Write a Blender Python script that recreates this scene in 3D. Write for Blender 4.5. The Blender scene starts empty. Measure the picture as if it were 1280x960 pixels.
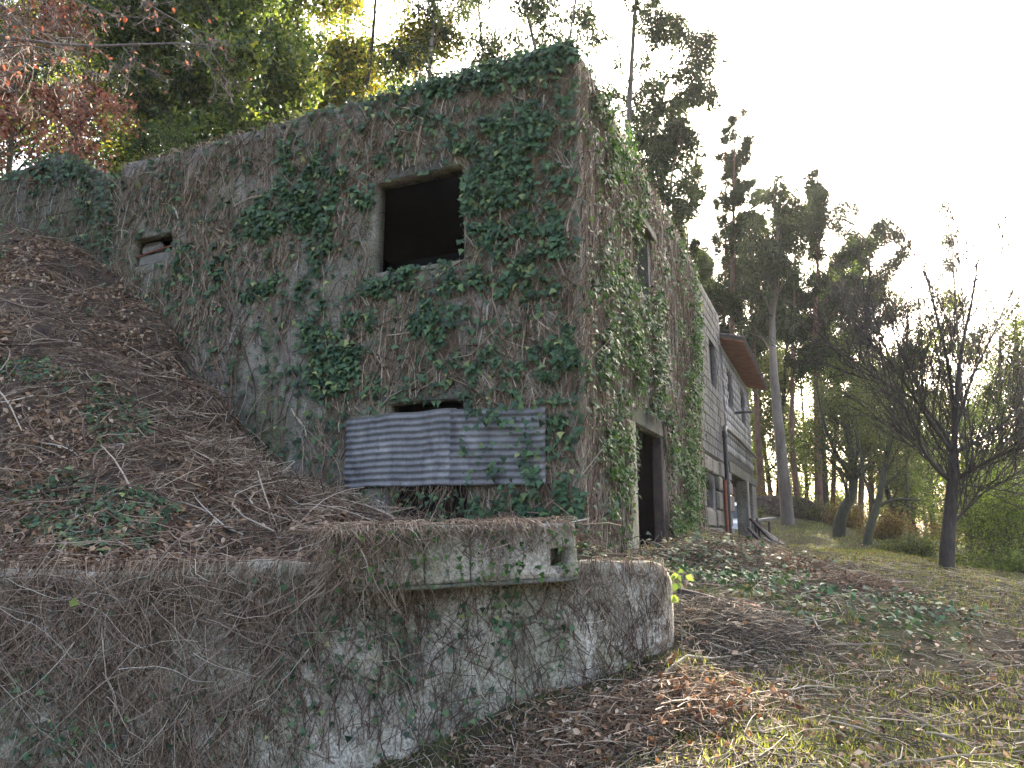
import bpy, math, random
import numpy as np
from mathutils import Vector, Matrix
SC = bpy.context.scene
COL = SC.collection
PI = math.pi
R = math.radians
# ------------------------------------------------------------------ camera, sky, sun, exposure
PITCH = 11.3; EYE = 1.6
cd = bpy.data.cameras.new('camera'); cam = bpy.data.objects.new('camera', cd); COL.objects.link(cam)
cam.location = (0, 0, EYE); cam.rotation_euler = (R(90 + PITCH), 0, 0)
cd.sensor_width = 36; cd.lens = 36 * 926 / 1280; cd.clip_end = 3000; cd.clip_start = .05
SC.camera = cam
SUN_AZ, SUN_EL = 20.6, 30.6            # degrees clockwise from +Y, and above the horizon
W = bpy.data.worlds.new('World'); SC.world = W; W.use_nodes = True
nt = W.node_tree; bg = nt.nodes['Background']
sky = nt.nodes.new('ShaderNodeTexSky'); sky.sky_type = 'NISHITA'; sky.sun_disc = False
sky.sun_elevation = R(SUN_EL); sky.sun_rotation = R(SUN_AZ)
sky.air_density = .8; sky.dust_density = 7.0; sky.ozone_density = .15; sky.altitude = 100
nt.links.new(sky.outputs[0], bg.inputs[0]); bg.inputs[1].default_value = 0.115
ld = bpy.data.lights.new('sun', 'SUN'); ld.energy = 5.0; ld.angle = R(.6); ld.color = (1, .88, .70)
sun = bpy.data.objects.new('sun', ld); COL.objects.link(sun)
sdir = Vector((math.sin(R(SUN_AZ)) * math.cos(R(SUN_EL)), math.cos(R(SUN_AZ)) * math.cos(R(SUN_EL)), math.sin(R(SUN_EL))))
sun.rotation_euler = sdir.to_track_quat('Z', 'Y').to_euler(); sun.location = (20, 60, 40)
SC.view_settings.view_transform = 'Standard'; SC.view_settings.look = 'None'
SC.view_settings.exposure = 3.55; HAZE = .00024; SC.view_settings.gamma = 1
SC.render.engine = 'CYCLES'
cy = SC.cycles
cy.max_bounces = 7; cy.diffuse_bounces = 3; cy.glossy_bounces = 2; cy.transmission_bounces = 4
cy.transparent_max_bounces = 4; cy.volume_bounces = 0; cy.use_denoising = True
cy.sample_clamp_indirect = 3.0; cy.denoising_prefilter = 'ACCURATE'; cy.denoising_input_passes = 'RGB_ALBEDO_NORMAL'
cy.caustics_reflective = False; cy.caustics_refractive = False

# ------------------------------------------------------------------ geometry of the place
F = 926.; P_ = R(PITCH)
CX, CY = .86, 9.0
AR = math.atan(405 / 944.)
dR = np.array([math.sin(AR), math.cos(AR), 0.]); dL = np.array([-math.cos(AR), math.sin(AR), 0.])
CORN = np.array([CX, CY, 0.])
def ray(x, y):
    U = 480 - y
    return np.array([x - 640, F * math.cos(P_) - U * math.sin(P_), U * math.cos(P_) + F * math.sin(P_)])
def at(x, y, D):
    r = ray(x, y); p = r * D / r[1]; p[2] += EYE; return p
def proj(P):
    P = np.asarray(P, float); z = P[..., 2] - EYE
    fw = P[..., 1] * math.cos(P_) + z * math.sin(P_); up = -P[..., 1] * math.sin(P_) + z * math.cos(P_)
    fw = np.maximum(fw, .01)
    return 640 + F * P[..., 0] / fw, 480 - F * up / fw
def facade(s, z, off=0.):      # point on the front wall: s to the left of the corner, off = out of the wall
    s = np.asarray(s, float)[..., None]; z = np.asarray(z, float); off = np.asarray(off, float)[..., None]
    P = CORN + dL * s - dR * off; P = P + np.zeros(z.shape + (3,)); P[..., 2] = z; return P
def side(t, z, off=0.):        # point on the receding side wall
    t = np.asarray(t, float)[..., None]; z = np.asarray(z, float); off = np.asarray(off, float)[..., None]
    P = CORN + dR * t - dL * off; P = P + np.zeros(z.shape + (3,)); P[..., 2] = z; return P

def vnoise(P, sc=1., seed=0):
    P = np.asarray(P, float) * sc + seed * 17.37; i = np.floor(P).astype(np.int64); f = P - i; f = f * f * (3 - 2 * f)
    def h(a, b, c):
        n = (a * 374761393 + b * 668265263 + c * 2147483647 + seed * 144665) & 0xffffffff
        n = ((n ^ (n >> 13)) * 1274126177) & 0xffffffff
        return ((n ^ (n >> 16)) & 0xffff) / 65535.
    r = 0
    for a in (0, 1):
        for b in (0, 1):
            for c in (0, 1):
                w = (f[..., 0] if a else 1 - f[..., 0]) * (f[..., 1] if b else 1 - f[..., 1]) * (f[..., 2] if c else 1 - f[..., 2])
                r = r + w * h(i[..., 0] + a, i[..., 1] + b, i[..., 2] + c)
    return r
def fbm(P, sc=1., o=3, seed=0):
    r = 0; a = .5
    for k in range(o):
        r = r + a * (vnoise(P, sc * 2 ** k, seed + k) - .5); a *= .5
    return r
class RBF:
    def __init__(s, pts):
        A = np.array(pts, float); s.X = A[:, :2]; n = len(A)
        K = s.k(np.linalg.norm(s.X[:, None] - s.X[None], axis=2)) + np.eye(n) * 1e-3
        M = np.zeros((n + 3, n + 3)); M[:n, :n] = K; M[:n, n] = 1; M[:n, n + 1:] = s.X; M[n, :n] = 1; M[n + 1:, :n] = s.X.T
        s.w = np.linalg.solve(M, np.r_[A[:, 2], 0, 0, 0])
    def k(s, r): return r
    def __call__(s, x, y):
        x = np.asarray(x, float); q = np.stack([x.ravel(), np.asarray(y, float).ravel()], 1)
        o = []
        for i in range(0, len(q), 20000):
            c = q[i:i + 20000]; o.append(s.k(np.linalg.norm(c[:, None] - s.X[None], axis=2)) @ s.w[:-3] + s.w[-3] + c @ s.w[-2:])
        return np.concatenate(o).reshape(x.shape)
GP = [(0,0,0),(-3,2,-.4),(3,1,0),(0,3.5,-.2),(-.7,6.3,-.5),(0,6.5,-.05),(.8,6.7,.24),(-1.5,6.2,-.75),(1.5,6.75,.5),(1.2,5.2,.02),(3,5.5,.1),(-3,5.6,-.6),(-7,5.3,-.7),
 (1.9,6.8,.38),(3.9,6.8,.36),(6,6.8,.3),(2,7.6,.78),(3.9,8.3,.78),(7,8.5,.6),(1.5,8.4,1.05),(.3,7.9,1.15),(-1,8.3,1.1),(3.4,10.7,1.02),(2.2,10,1.12),(6.5,10.9,.88),(8.7,15,.88),(9.9,15,.8),
 (4,12.5,1.05),(6.2,20,1.0),(9,26,.95),(11,30,1.1),(10.5,22,.95),(12.5,35,1.62),(15.3,35,1.75),(14.3,30,1.3),(12,24,.95),(12,17,.3),(13,13,-.6),(15,18,-1),(17,24,-.4),(18,30,.6),
 (20,20,-4),(11,8,-.8),(14,6,-2.5),(8.5,4,-.4),(8,0,-.5),(30,30,-8),(22,36,.8),(30,45,-1),(20,60,3),(10,60,5),(60,60,-14),(50,20,-14),(0,45,8),(10,42,3.2),(5,36,3.0),
 (-10,30,9.5),(-8.5,17,8),(-14,22,9.5),(-30,25,12),(-16,15,6.8),(-10,10.8,3.0),(-6,8,.6),(-14,9,3.5),(-30,60,22),(0,90,16),(-60,20,18),(-60,100,40),(60,140,-6),(150,150,-30),(0,200,30),
 (-20,0,0),(0,-20,-1),(30,-20,-6),(-100,-100,10),(120,-100,-25),(200,0,-40),(250,250,-35),(-250,250,70),(-250,-250,10),(250,-250,-40),(-250,0,50),(30,250,10)]
_g = RBF(GP)
def loc2(x, y):     # house frame: s (left), t (back)
    dx = x - CX; dy = y - CY
    return dx * dL[0] + dy * dL[1], dx * dR[0] + dy * dR[1]
def gz(x, y, rough=True):
    x = np.asarray(x, float); y = np.asarray(y, float); z = _g(x, y)
    s, t = loc2(x, y); ins = (s > -.12) & (s < 8.8) & (t > -.1) & (t < 24)
    z = np.where(ins, np.minimum(z, 1.0), z)
    if rough:
        Q = np.stack([x, y, 0 * x], -1); d = np.hypot(x, y)
        z = z + fbm(Q, .7, 3, 5) * .16 + fbm(Q, 3.1, 2, 9) * .07 + fbm(Q, .12, 2, 3) * np.clip(d / 40 - .8, 0, 4) * 2
    return z
BP = [tuple(at(*q)) for q in [(0,700,6.75),(0,600,7.6),(0,500,8.6),(0,400,9.9),(0,284,12),(-200,700,6.6),(-200,560,8),(-200,400,10),(-200,270,12.5),
 (150,702,6.85),(150,610,7.8),(150,500,9.3),(150,400,11.2),(110,326,13.6),(165,348,13.4),(290,702,7.0),(290,610,8.4),(270,500,10.6),(288,500,11.95),(235,385,12.6),(330,562,11.45),(345,620,9.5),
 (390,705,7.2),(390,668,10.8),(430,668,9.8),(470,672,9.2),(600,676,8.7),(700,680,8.6),(560,690,7.3),(700,690,7.4),(230,560,9)]] + [(-12,16,7.3),(-11,17.5,7.6),(-14,18.5,8),(-16,14,7.5)]
_b = RBF(BP)
def bz(x, y):
    Q = np.stack([x, y, 0 * x], -1)
    return _b(x, y) + fbm(Q, 1.0, 3, 21) * .6 + fbm(Q, 2.6, 4, 22) * .48 * np.clip((y - 6.6) * 1.2, .2, 1)
# ------------------------------------------------------------------ helpers
def new_mat(name): 
    m = bpy.data.materials.new(name); m.use_nodes = True; n = m.node_tree; n.nodes.clear()
    o = n.nodes.new('ShaderNodeOutputMaterial'); return m, n, o
def nd(n, t, **k):
    x = n.nodes.new(t)
    for a, b in k.items():
        if a.startswith('i_'): x.inputs[a[2:].replace('_', ' ')].default_value = b
        else: setattr(x, a, b)
    return x
def ramp(n, fac, stops, interp='LINEAR'):
    r = n.nodes.new('ShaderNodeValToRGB'); r.color_ramp.interpolation = interp
    e = r.color_ramp.elements
    while len(e) < len(stops): e.new(.5)
    for k, (p, c) in enumerate(stops):
        e[k].position = p; e[k].color = tuple(c) + (1,) if len(c) == 3 else c
    n.links.new(fac, r.inputs[0]); return r.outputs[0]
def mixc(n, f, a, b, mode='MIX'):
    m = n.nodes.new('ShaderNodeMix'); m.data_type = 'RGBA'; m.blend_type = mode
    for v, i in ((f, 0), (a, 6), (b, 7)):
        if isinstance(v, (int, float)): m.inputs[i].default_value = v
        elif isinstance(v, tuple): m.inputs[i].default_value = v + (1,)
        else: n.links.new(v, m.inputs[i])
    return m.outputs[2]
def noise(n, sc, det=4, rough=.6, vec=None, dist=0.):
    t = nd(n, 'ShaderNodeTexNoise'); t.inputs['Scale'].default_value = sc; t.inputs['Detail'].default_value = det
    t.inputs['Roughness'].default_value = rough; t.inputs['Distortion'].default_value = dist
    if vec is not None: n.links.new(vec, t.inputs['Vector'])
    return t.outputs['Fac']
def coords(n, scale=(1, 1, 1)):
    g = nd(n, 'ShaderNodeNewGeometry'); m = nd(n, 'ShaderNodeMapping'); m.inputs['Scale'].default_value = scale
    n.links.new(g.outputs['Position'], m.inputs['Vector']); return m.outputs[0]
def principled(n, o, col, rough=.85, bump=None, bstr=.5, bdist=.02, spec=.3, metal=0.):
    p = nd(n, 'ShaderNodeBsdfPrincipled'); p.inputs['Roughness'].default_value = rough if isinstance(rough, float) else .8
    p.inputs['Specular IOR Level'].default_value = spec; p.inputs['Metallic'].default_value = metal
    if isinstance(col, tuple): p.inputs['Base Color'].default_value = col + (1,)
    else: n.links.new(col, p.inputs['Base Color'])
    if bump is not None:
        b = nd(n, 'ShaderNodeBump'); b.inputs['Strength'].default_value = bstr; b.inputs['Distance'].default_value = bdist
        n.links.new(bump, b.inputs['Height']); n.links.new(b.outputs[0], p.inputs['Normal'])
    n.links.new(p.outputs[0], o.inputs[0]); return p
def simple(name, c1, c2, sc=8., rough=.85, bump=.4, bdist=.01, scale=(1, 1, 1), c3=None, metal=0., spec=.3):
    m, n, o = new_mat(name); v = coords(n, scale); f = noise(n, sc, 6, .65, v)
    c = ramp(n, f, [(.3, c1), (.7, c2)] if c3 is None else [(.28, c1), (.5, c2), (.72, c3)])
    principled(n, o, c, rough, noise(n, sc * 3, 5, .7, v), bump, bdist, spec, metal); return m
def leaf_mat(name, stops, trans=.35, rough=.45, spec=.35, tcol=1.6, tint=(1.05, 1.1, .55)):
    m, n, o = new_mat(name); a = nd(n, 'ShaderNodeAttribute', attribute_name='rnd')
    c = ramp(n, a.outputs['Fac'], stops)
    p = nd(n, 'ShaderNodeBsdfPrincipled'); p.inputs['Roughness'].default_value = rough; p.inputs['Specular IOR Level'].default_value = spec
    n.links.new(c, p.inputs['Base Color'])
    if trans > 0:
        t = nd(n, 'ShaderNodeBsdfTranslucent')
        k = nd(n, 'ShaderNodeVectorMath', operation='MULTIPLY'); n.links.new(c, k.inputs[0]); k.inputs[1].default_value = tuple(tcol * q for q in tint)
        n.links.new(k.outputs[0], t.inputs[0])
        x = nd(n, 'ShaderNodeMixShader'); x.inputs[0].default_value = trans
        n.links.new(p.outputs[0], x.inputs[1]); n.links.new(t.outputs[0], x.inputs[2]); n.links.new(x.outputs[0], o.inputs[0])
    else: n.links.new(p.outputs[0], o.inputs[0])
    return m

def tag(o, label=None, cat=None, group=None, kind=None):
    if label: o['label'] = label
    if cat: o['category'] = cat
    if group: o['group'] = group
    if kind: o['kind'] = kind
    return o
ORG = {}
def empty(name, loc, **k):
    o = bpy.data.objects.new(name, None); COL.objects.link(o); o.location = loc; o.empty_display_size = .2
    ORG[o.name] = np.array(loc, float); tag(o, **k); return o
def mk(name, V, Fs, mat, parent=None, rnd=None, smooth=False, org=None, mesh_only=False):
    """V in world coordinates (n,3); Fs an (m,k) array or a list of index tuples"""
    V = np.asarray(V, float)
    if parent is not None and org is None: org = ORG[parent.name]
    if org is not None: V = V - np.asarray(org, float)
    me = bpy.data.meshes.new(name)
    if isinstance(Fs, np.ndarray):
        k = Fs.shape[1]; me.vertices.add(len(V)); me.vertices.foreach_set('co', V.astype(np.float32).ravel())
        me.loops.add(Fs.size); me.loops.foreach_set('vertex_index', Fs.astype(np.int32).ravel())
        me.polygons.add(len(Fs)); me.polygons.foreach_set('loop_start', np.arange(0, Fs.size, k, dtype=np.int32))
        me.polygons.foreach_set('loop_total', np.full(len(Fs), k, dtype=np.int32))
        me.update(calc_edges=True)
    else:
        me.from_pydata(V.tolist(), [], Fs); me.update()
    if rnd is not None:
        at_ = me.attributes.new('rnd', 'FLOAT', 'POINT'); at_.data.foreach_set('value', np.asarray(rnd, np.float32))
    if smooth: me.polygons.foreach_set('use_smooth', np.ones(len(me.polygons), bool))
    me.materials.append(mat)
    if mesh_only: return me
    o = bpy.data.objects.new(name, me); COL.objects.link(o)
    if parent is not None: o.parent = parent; ORG[o.name] = ORG[parent.name]
    elif org is not None: o.location = tuple(org); ORG[o.name] = np.asarray(org, float)
    else: ORG[o.name] = np.zeros(3)
    return o
def join(parts):
    """parts: list of (V, F, rnd)"""
    V = []; Fq = []; rr = []; k = 0
    for v, f, r in parts:
        V.append(v); Fq.append(f + k); rr.append(r); k += len(v)
    return np.concatenate(V), np.concatenate(Fq), np.concatenate(rr)
def tubes(P, Rr, sides=3, rnd=None, rng=None):
    """P (N,K,3) polylines, Rr (N,K) radii -> quads"""
    P = np.asarray(P, float); N, K, _ = P.shape; Rr = np.broadcast_to(Rr, (N, K))
    T = np.gradient(P, axis=1); T /= np.linalg.norm(T, axis=2, keepdims=True) + 1e-9
    ref = np.where(np.abs(T[..., 2:3]) > .9, np.array([1., 0, 0]), np.array([0, 0, 1.]))
    ref = ref[:, :1].repeat(K, 1)
    A = np.cross(T, ref); A /= np.linalg.norm(A, axis=2, keepdims=True) + 1e-9; B = np.cross(T, A)
    th = np.arange(sides) * 2 * PI / sides
    V = P[:, :, None] + Rr[:, :, None, None] * (A[:, :, None] * np.cos(th)[:, None] + B[:, :, None] * np.sin(th)[:, None])
    idx = np.arange(N * K * sides).reshape(N, K, sides)
    a = idx[:, :-1]; b = idx[:, 1:]; Fq = np.stack([a, np.roll(a, -1, 2), np.roll(b, -1, 2), b], -1).reshape(-1, 4)
    if rnd is None: rnd = (rng or np.random.default_rng(1)).random(N)
    return V.reshape(-1, 3), Fq, np.repeat(rnd, K * sides)
def leaves(pos, nor, tip, size, tv, tf, rnd, width=1.):
    """instances a leaf template (tip along +Y, normal +Z) at each position"""
    N = len(pos); n = nor / (np.linalg.norm(nor, axis=1, keepdims=True) + 1e-9)
    t = tip - (tip * n).sum(1, keepdims=True) * n; t /= np.linalg.norm(t, axis=1, keepdims=True) + 1e-9
    x = np.cross(t, n); s = np.asarray(size)[:, None, None]
    V = pos[:, None] + s * (tv[None, :, 0:1] * x[:, None] * width + tv[None, :, 1:2] * t[:, None] + tv[None, :, 2:3] * n[:, None])
    k = len(tv); Fq = (tf[None] + (np.arange(N) * k)[:, None, None]).reshape(-1, tf.shape[1])
    return V.reshape(-1, 3), Fq, np.repeat(rnd, k)
# leaf templates (quads)
IVY = (np.array([[0,.0,0],[.52,.08,-.1],[.24,.52,.0],[0,1,-.12],[-.24,.52,.0],[-.52,.08,-.1]]), np.array([[0,1,2,3],[0,3,4,5]]))
OVAL = (np.array([[0,0,0],[.27,.45,-.08],[0,1,-.05],[-.27,.45,-.08]]), np.array([[0,1,2,3]]))
OVAL2 = (np.array([[0,0,0],[.3,.4,.08],[0,1,-.1],[-.3,.4,.08],[0,.45,-.03]]), np.array([[0,1,2,4],[0,4,2,3]]))
LANCE = (np.array([[0,0,0],[.1,.4,.02],[0,1,-.05],[-.1,.4,.02]]), np.array([[0,1,2,3]]))
BLADE = (np.array([[.03,0,0],[.02,.6,.03],[0,1,.12],[-.03,0,0]]), np.array([[0,1,2,3]]))
OAK = (np.array([[0,0,0],[.18,.2,.05],[.3,.55,.1],[0,1,-.08],[-.3,.6,.1],[-.18,.2,.05]]), np.array([[0,1,2,3],[0,3,4,5]]))
def unit(rng, n):
    v = rng.normal(size=(n, 3)); return v / np.linalg.norm(v, axis=1, keepdims=True)
def grid_faces(nu, nv):
    i = np.arange(nu * nv).reshape(nu, nv)
    return np.stack([i[:-1, :-1], i[1:, :-1], i[1:, 1:], i[:-1, 1:]], -1).reshape(-1, 4)
def box_vf(u0, u1, v0, v1, w0, w1, fr, jit=0, rng=None):
    """box in a frame function fr(u,v,w)->world"""
    q = [(u, v, w) for u in (u0, u1) for v in (v0, v1) for w in (w0, w1)]
    if jit and rng is not None: q = [tuple(c + rng.uniform(-jit, jit) for c in p) for p in q]
    V = np.array([fr(*p) for p in q]).reshape(-1, 3)
    return V, np.array([(0,1,3,2),(4,6,7,5),(0,4,5,1),(2,3,7,6),(0,2,6,4),(1,5,7,3)]), np.zeros(8)
def chips(u0, u1, v0, v1, w0, w1, fr, rng, b=.012):
    """worn block: box with chamfered, uneven edges (24 verts)"""
    import itertools
    V = []; idx = {}
    for su, sv, sw in itertools.product((0, 1), repeat=3):
        for ax in range(3):
            c = [(u0, u1)[su], (v0, v1)[sv], (w0, w1)[sw]]
            sg = [1 - 2 * su, 1 - 2 * sv, 1 - 2 * sw]
            for k in range(3):
                if k != ax: c[k] += sg[k] * b * rng.uniform(.5, 1.8)
            idx[(su, sv, sw, ax)] = len(V); V.append(c)
    Fq = []
    for ax in range(3):
        o = [k for k in range(3) if k != ax]
        for s in (0, 1):
            q = []
            for a, b_ in ((0, 0), (1, 0), (1, 1), (0, 1)):
                k = [0, 0, 0]; k[ax] = s; k[o[0]] = a; k[o[1]] = b_; q.append(idx[(*k, ax)])
            Fq.append(q)
    for ax in range(3):   # edges along ax
        o = [k for k in range(3) if k != ax]
        for a in (0, 1):
            for b_ in (0, 1):
                k0 = [0] * 3; k0[o[0]] = a; k0[o[1]] = b_; k1 = list(k0); k1[ax] = 1
                Fq.append([idx[(*k0, o[0])], idx[(*k1, o[0])], idx[(*k1, o[1])], idx[(*k0, o[1])]])
    for su, sv, sw in itertools.product((0, 1), repeat=3):
        Fq.append([idx[(su, sv, sw, a)] for a in range(3)])
    return np.array([fr(*c) for c in V]).reshape(-1, 3), Fq
def holed(u0, u1, v0, v1, th, holes, fr, step=.35, skip=(), wob=0., seed=0):
    """wall sheet of thickness th with rectangular holes; fr(u, v, w)"""
    def cuts(a, b, hs):
        c = sorted(set([a, b] + [h for h in hs if a < h < b])); o = []
        for p, q in zip(c[:-1], c[1:]):
            k = max(1, int(round((q - p) / step))); o += [p + (q - p) * i / k for i in range(k)]
        return np.array(o + [b])
    U = cuts(u0, u1, [h[0] for h in holes] + [h[1] for h in holes]); Vv = cuts(v0, v1, [h[2] for h in holes] + [h[3] for h in holes])
    nu, nv = len(U), len(Vv)
    solid = np.ones((nu - 1, nv - 1), bool)
    uc = (U[:-1] + U[1:]) / 2; vc = (Vv[:-1] + Vv[1:]) / 2
    for h in holes: solid &= ~((uc[:, None] > h[0]) & (uc[:, None] < h[1]) & (vc[None] > h[2]) & (vc[None] < h[3]))
    GU, GV = np.meshgrid(U, Vv, indexing='ij')
    if wob:
        Q = np.stack([GU, GV, 0 * GU], -1); top = (GV > v1 - 1e-6)
        GV = GV + np.where(top, fbm(Q, 1.3, 3, seed) * wob, 0)
    A = fr(GU.ravel(), GV.ravel(), np.zeros(nu * nv) + (fbm(np.stack([GU, GV, 0 * GU], -1), 1.1, 3, seed + 5).ravel() * wob * .35 if wob else 0))
    B = fr(GU.ravel(), GV.ravel(), -th * np.ones(nu * nv)); V = np.concatenate([A, B]); n = nu * nv
    i = np.arange(n).reshape(nu, nv); Fq = []
    S = np.zeros((nu + 1, nv + 1), bool); S[1:-1, 1:-1] = solid
    for a in range(nu - 1):
        for b in range(nv - 1):
            if not solid[a, b]: continue
            q = [i[a, b], i[a + 1, b], i[a + 1, b + 1], i[a, b + 1]]
            Fq.append(q); Fq.append([x + n for x in q[::-1]])
            for (da, db, e) in ((-1, 0, (3, 0)), (1, 0, (1, 2)), (0, -1, (0, 1)), (0, 1, (2, 3))):
                if not S[a + 1 + da, b + 1 + db]: Fq.append([q[e[1]], q[e[0]], q[e[0]] + n, q[e[1]] + n])
    return V, np.array(Fq)
fr_f = lambda u, v, w: facade(u, v, w)
fr_s = lambda u, v, w: side(u, v, w)
# ------------------------------------------------------------------ materials
def concrete(name, a=(.16,.145,.13), b=(.30,.275,.245), moss=.5, stain=.5, course=0.):
    m, n, o = new_mat(name); v = coords(n); vs = coords(n, (1, 1, .28))
    base = ramp(n, noise(n, 1.6, 8, .7, v), [(.3, a), (.68, b)])
    grain = ramp(n, noise(n, 55, 3, .7, v), [(.3, (.62,.62,.62)), (.7, (1.25,1.25,1.25))])
    base = mixc(n, .8, base, grain, 'MULTIPLY')
    ms = ramp(n, noise(n, 1.1, 6, .7, vs, .6), [(.5 - .12 * moss, (0,0,0)), (.72, (1,1,1))])
    mo = ramp(n, noise(n, 22, 4, .7, v), [(.35, (.035,.05,.018)), (.65, (.11,.12,.045))])
    base = mixc(n, ms, base, mo)
    st = ramp(n, noise(n, 1.9, 7, .75, vs, 1.2), [(.52, (0,0,0)), (.75, (stain,) * 3)])
    base = mixc(n, st, base, (.05,.043,.04))
    pl = ramp(n, noise(n, 3.3, 6, .8, v, .4), [(.62, (0,0,0)), (.7, (.7,.7,.7))])
    base = mixc(n, pl, base, (.36,.34,.30))
    sp = ramp(n, noise(n, 34, 4, .8, v, .3), [(.42, (.38,.36,.33)), (.56, (1.12,1.12,1.12))])
    base = mixc(n, .75, base, sp, 'MULTIPLY')
    crk = nd(n, 'ShaderNodeTexVoronoi', feature='DISTANCE_TO_EDGE'); crk.inputs['Scale'].default_value = .9
    wv = nd(n, 'ShaderNodeVectorMath', operation='ADD'); nn = nd(n, 'ShaderNodeTexNoise'); nn.inputs['Scale'].default_value = 2.5; nn.inputs['Detail'].default_value = 6
    n.links.new(v, nn.inputs['Vector']); n.links.new(nn.outputs['Color'], wv.inputs[0]); n.links.new(v, wv.inputs[1]); n.links.new(wv.outputs[0], crk.inputs['Vector'])
    base = mixc(n, ramp(n, crk.outputs['Distance'], [(.0, (.75,.75,.75)), (.018, (0,0,0))]), base, (.03,.027,.024))
    yl = ramp(n, noise(n, 2.6, 6, .75, v, .4), [(.56, (0,0,0)), (.68, (.65 * moss,) * 3)])
    base = mixc(n, yl, base, (.15,.145,.05))
    h = mixc(n, .5, noise(n, 7, 8, .75, v), noise(n, 60, 3, .7, v))
    principled(n, o, base, .93, h, .7, .03, .15); return m
M = {}
M['concrete'] = concrete('concrete', (.13,.11,.095), (.33,.295,.26), .8, .7)
M['wallfront'] = concrete('rough_concrete', (.12,.11,.10), (.26,.245,.22), .7, .8)
M['pale'] = concrete('pale_concrete', (.22,.20,.16), (.56,.52,.44), .95, .8)
M['block'] = concrete('block_concrete', (.17,.17,.17), (.32,.32,.315), .2, .5)
M['block_dark'] = concrete('stained_block', (.07,.068,.07), (.19,.185,.19), .35, 1.)
M['block_old'] = concrete('old_block', (.10,.095,.085), (.2,.19,.165), 1.2, .8)
M['mortar'] = simple('mortar', (.035,.032,.03), (.09,.085,.08), 9)
M['granite'] = concrete('granite', (.10,.092,.085), (.24,.225,.2), .35, .8)
M['dark'] = simple('shade_black_plaster', (.006,.006,.009), (.016,.015,.019), 3)  # interior shade put into the colour: near-black so the openings read dark
M['lintel'] = concrete('lintel_concrete', (.055,.052,.052), (.14,.135,.13), .9, .9)
M['tile'] = simple('terracotta', (.17,.06,.045), (.36,.15,.115), 5, .9)
M['tile_top'] = simple('weathered_tile', (.06,.055,.05), (.13,.11,.095), 5, .95)
M['wood_old'] = simple('grey_wood', (.10,.09,.085), (.26,.24,.22), 6, .9, .5, .01, (1, 1, 1))
M['wood_dark'] = simple('dark_wood', (.02,.015,.013), (.07,.05,.042), 8, .8)
M['wood_pale'] = simple('pale_board', (.08,.075,.065), (.19,.175,.155), 6, .85)
M['rust'] = simple('rust', (.10,.03,.018), (.22,.08,.045), 20, .95)
M['pipe'] = simple('black_pipe', (.015,.015,.017), (.035,.035,.04), 12, .45, .1)
M['soil'] = None
def ground_mat():
    m, n, o = new_mat('ground_soil'); v = coords(n)
    c = ramp(n, noise(n, 2.2, 8, .75, v), [(.3, (.02,.017,.011)), (.5, (.055,.047,.028)), (.7, (.115,.10,.06))])
    g = ramp(n, noise(n, .9, 5, .7, v, .5), [(.44, (0,0,0)), (.6, (1,1,1))])
    gc = ramp(n, noise(n, 30, 4, .7, v), [(.3, (.022,.034,.010)), (.7, (.10,.115,.035))])
    principled(n, o, mixc(n, g, c, gc), .95, noise(n, 26, 6, .8, v), 1., .06, .1); return m
M['soil'] = ground_mat()
M['bank'] = simple('bank_soil', (.012,.009,.007), (.06,.043,.032), 5, .97, 1., .08, c3=(.13,.105,.065))
def strand_mat(name, stops, rough=.85):
    m, n, o = new_mat(name); a = nd(n, 'ShaderNodeAttribute', attribute_name='rnd'); c = ramp(n, a.outputs['Fac'], stops)
    principled(n, o, c, rough, spec=.15); return m
M['vine'] = strand_mat('dead_vine', [(0, (.045,.027,.02)), (.35, (.11,.07,.052)), (.7, (.19,.135,.105)), (.93, (.30,.25,.19)), (1, (.44,.40,.33))])
M['vine_red'] = strand_mat('dead_vine_reddish', [(0, (.045,.029,.019)), (.45, (.14,.095,.062)), (.8, (.25,.19,.13)), (.95, (.34,.27,.21)), (1, (.46,.40,.31))])
M['straw'] = strand_mat('cut_straw', [(0, (.03,.023,.017)), (.4, (.085,.068,.052)), (.75, (.18,.15,.115)), (1, (.42,.36,.27))])
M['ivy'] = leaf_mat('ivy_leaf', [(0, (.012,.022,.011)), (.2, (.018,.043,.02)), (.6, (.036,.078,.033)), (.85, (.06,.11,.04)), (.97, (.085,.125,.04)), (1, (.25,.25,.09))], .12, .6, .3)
M['ivy_bright'] = leaf_mat('bright_ivy_leaf', [(0, (.014,.034,.012)), (.5, (.034,.075,.022)), (1, (.085,.15,.035))], .3, .65, .15)  # brighter leaf green; on the side wall it paints in the skylight
M['litter'] = leaf_mat('dry_leaf', [(0, (.035,.019,.011)), (.35, (.105,.058,.033)), (.6, (.19,.118,.068)), (.85, (.32,.22,.14)), (1, (.46,.38,.28))], .15, .8, .2, 1.2, (1.1,.8,.55))
M['grass'] = leaf_mat('grass_blade', [(0, (.045,.07,.018)), (.4, (.12,.15,.03)), (.7, (.24,.23,.06)), (1, (.32,.27,.13))], .4, .6, .2)
M['moss'] = leaf_mat('moss', [(0, (.02,.035,.008)), (.6, (.055,.085,.015)), (1, (.11,.14,.03))], .2, .8, .1)
M['bark'] = simple('bark', (.018,.015,.013), (.06,.05,.043), 9, .95, .8, .03, (1, 1, .3))
M['bark_pale'] = simple('eucalypt_bark', (.07,.056,.046), (.19,.16,.135), 3, .9, .6, .02, (1, 1, .25))
M['bark_red'] = simple('pine_bark', (.06,.034,.027), (.17,.10,.075), 5, .95, .9, .03, (1, 1, .4))
M['bark_moss'] = simple('mossy_bark', (.02,.02,.016), (.06,.058,.04), 8, .95, .8, .03, (1, 1, .4), c3=(.06,.075,.025))
M['twig'] = simple('twig_bark', (.07,.055,.048), (.17,.145,.125), 20, .9)
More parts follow.
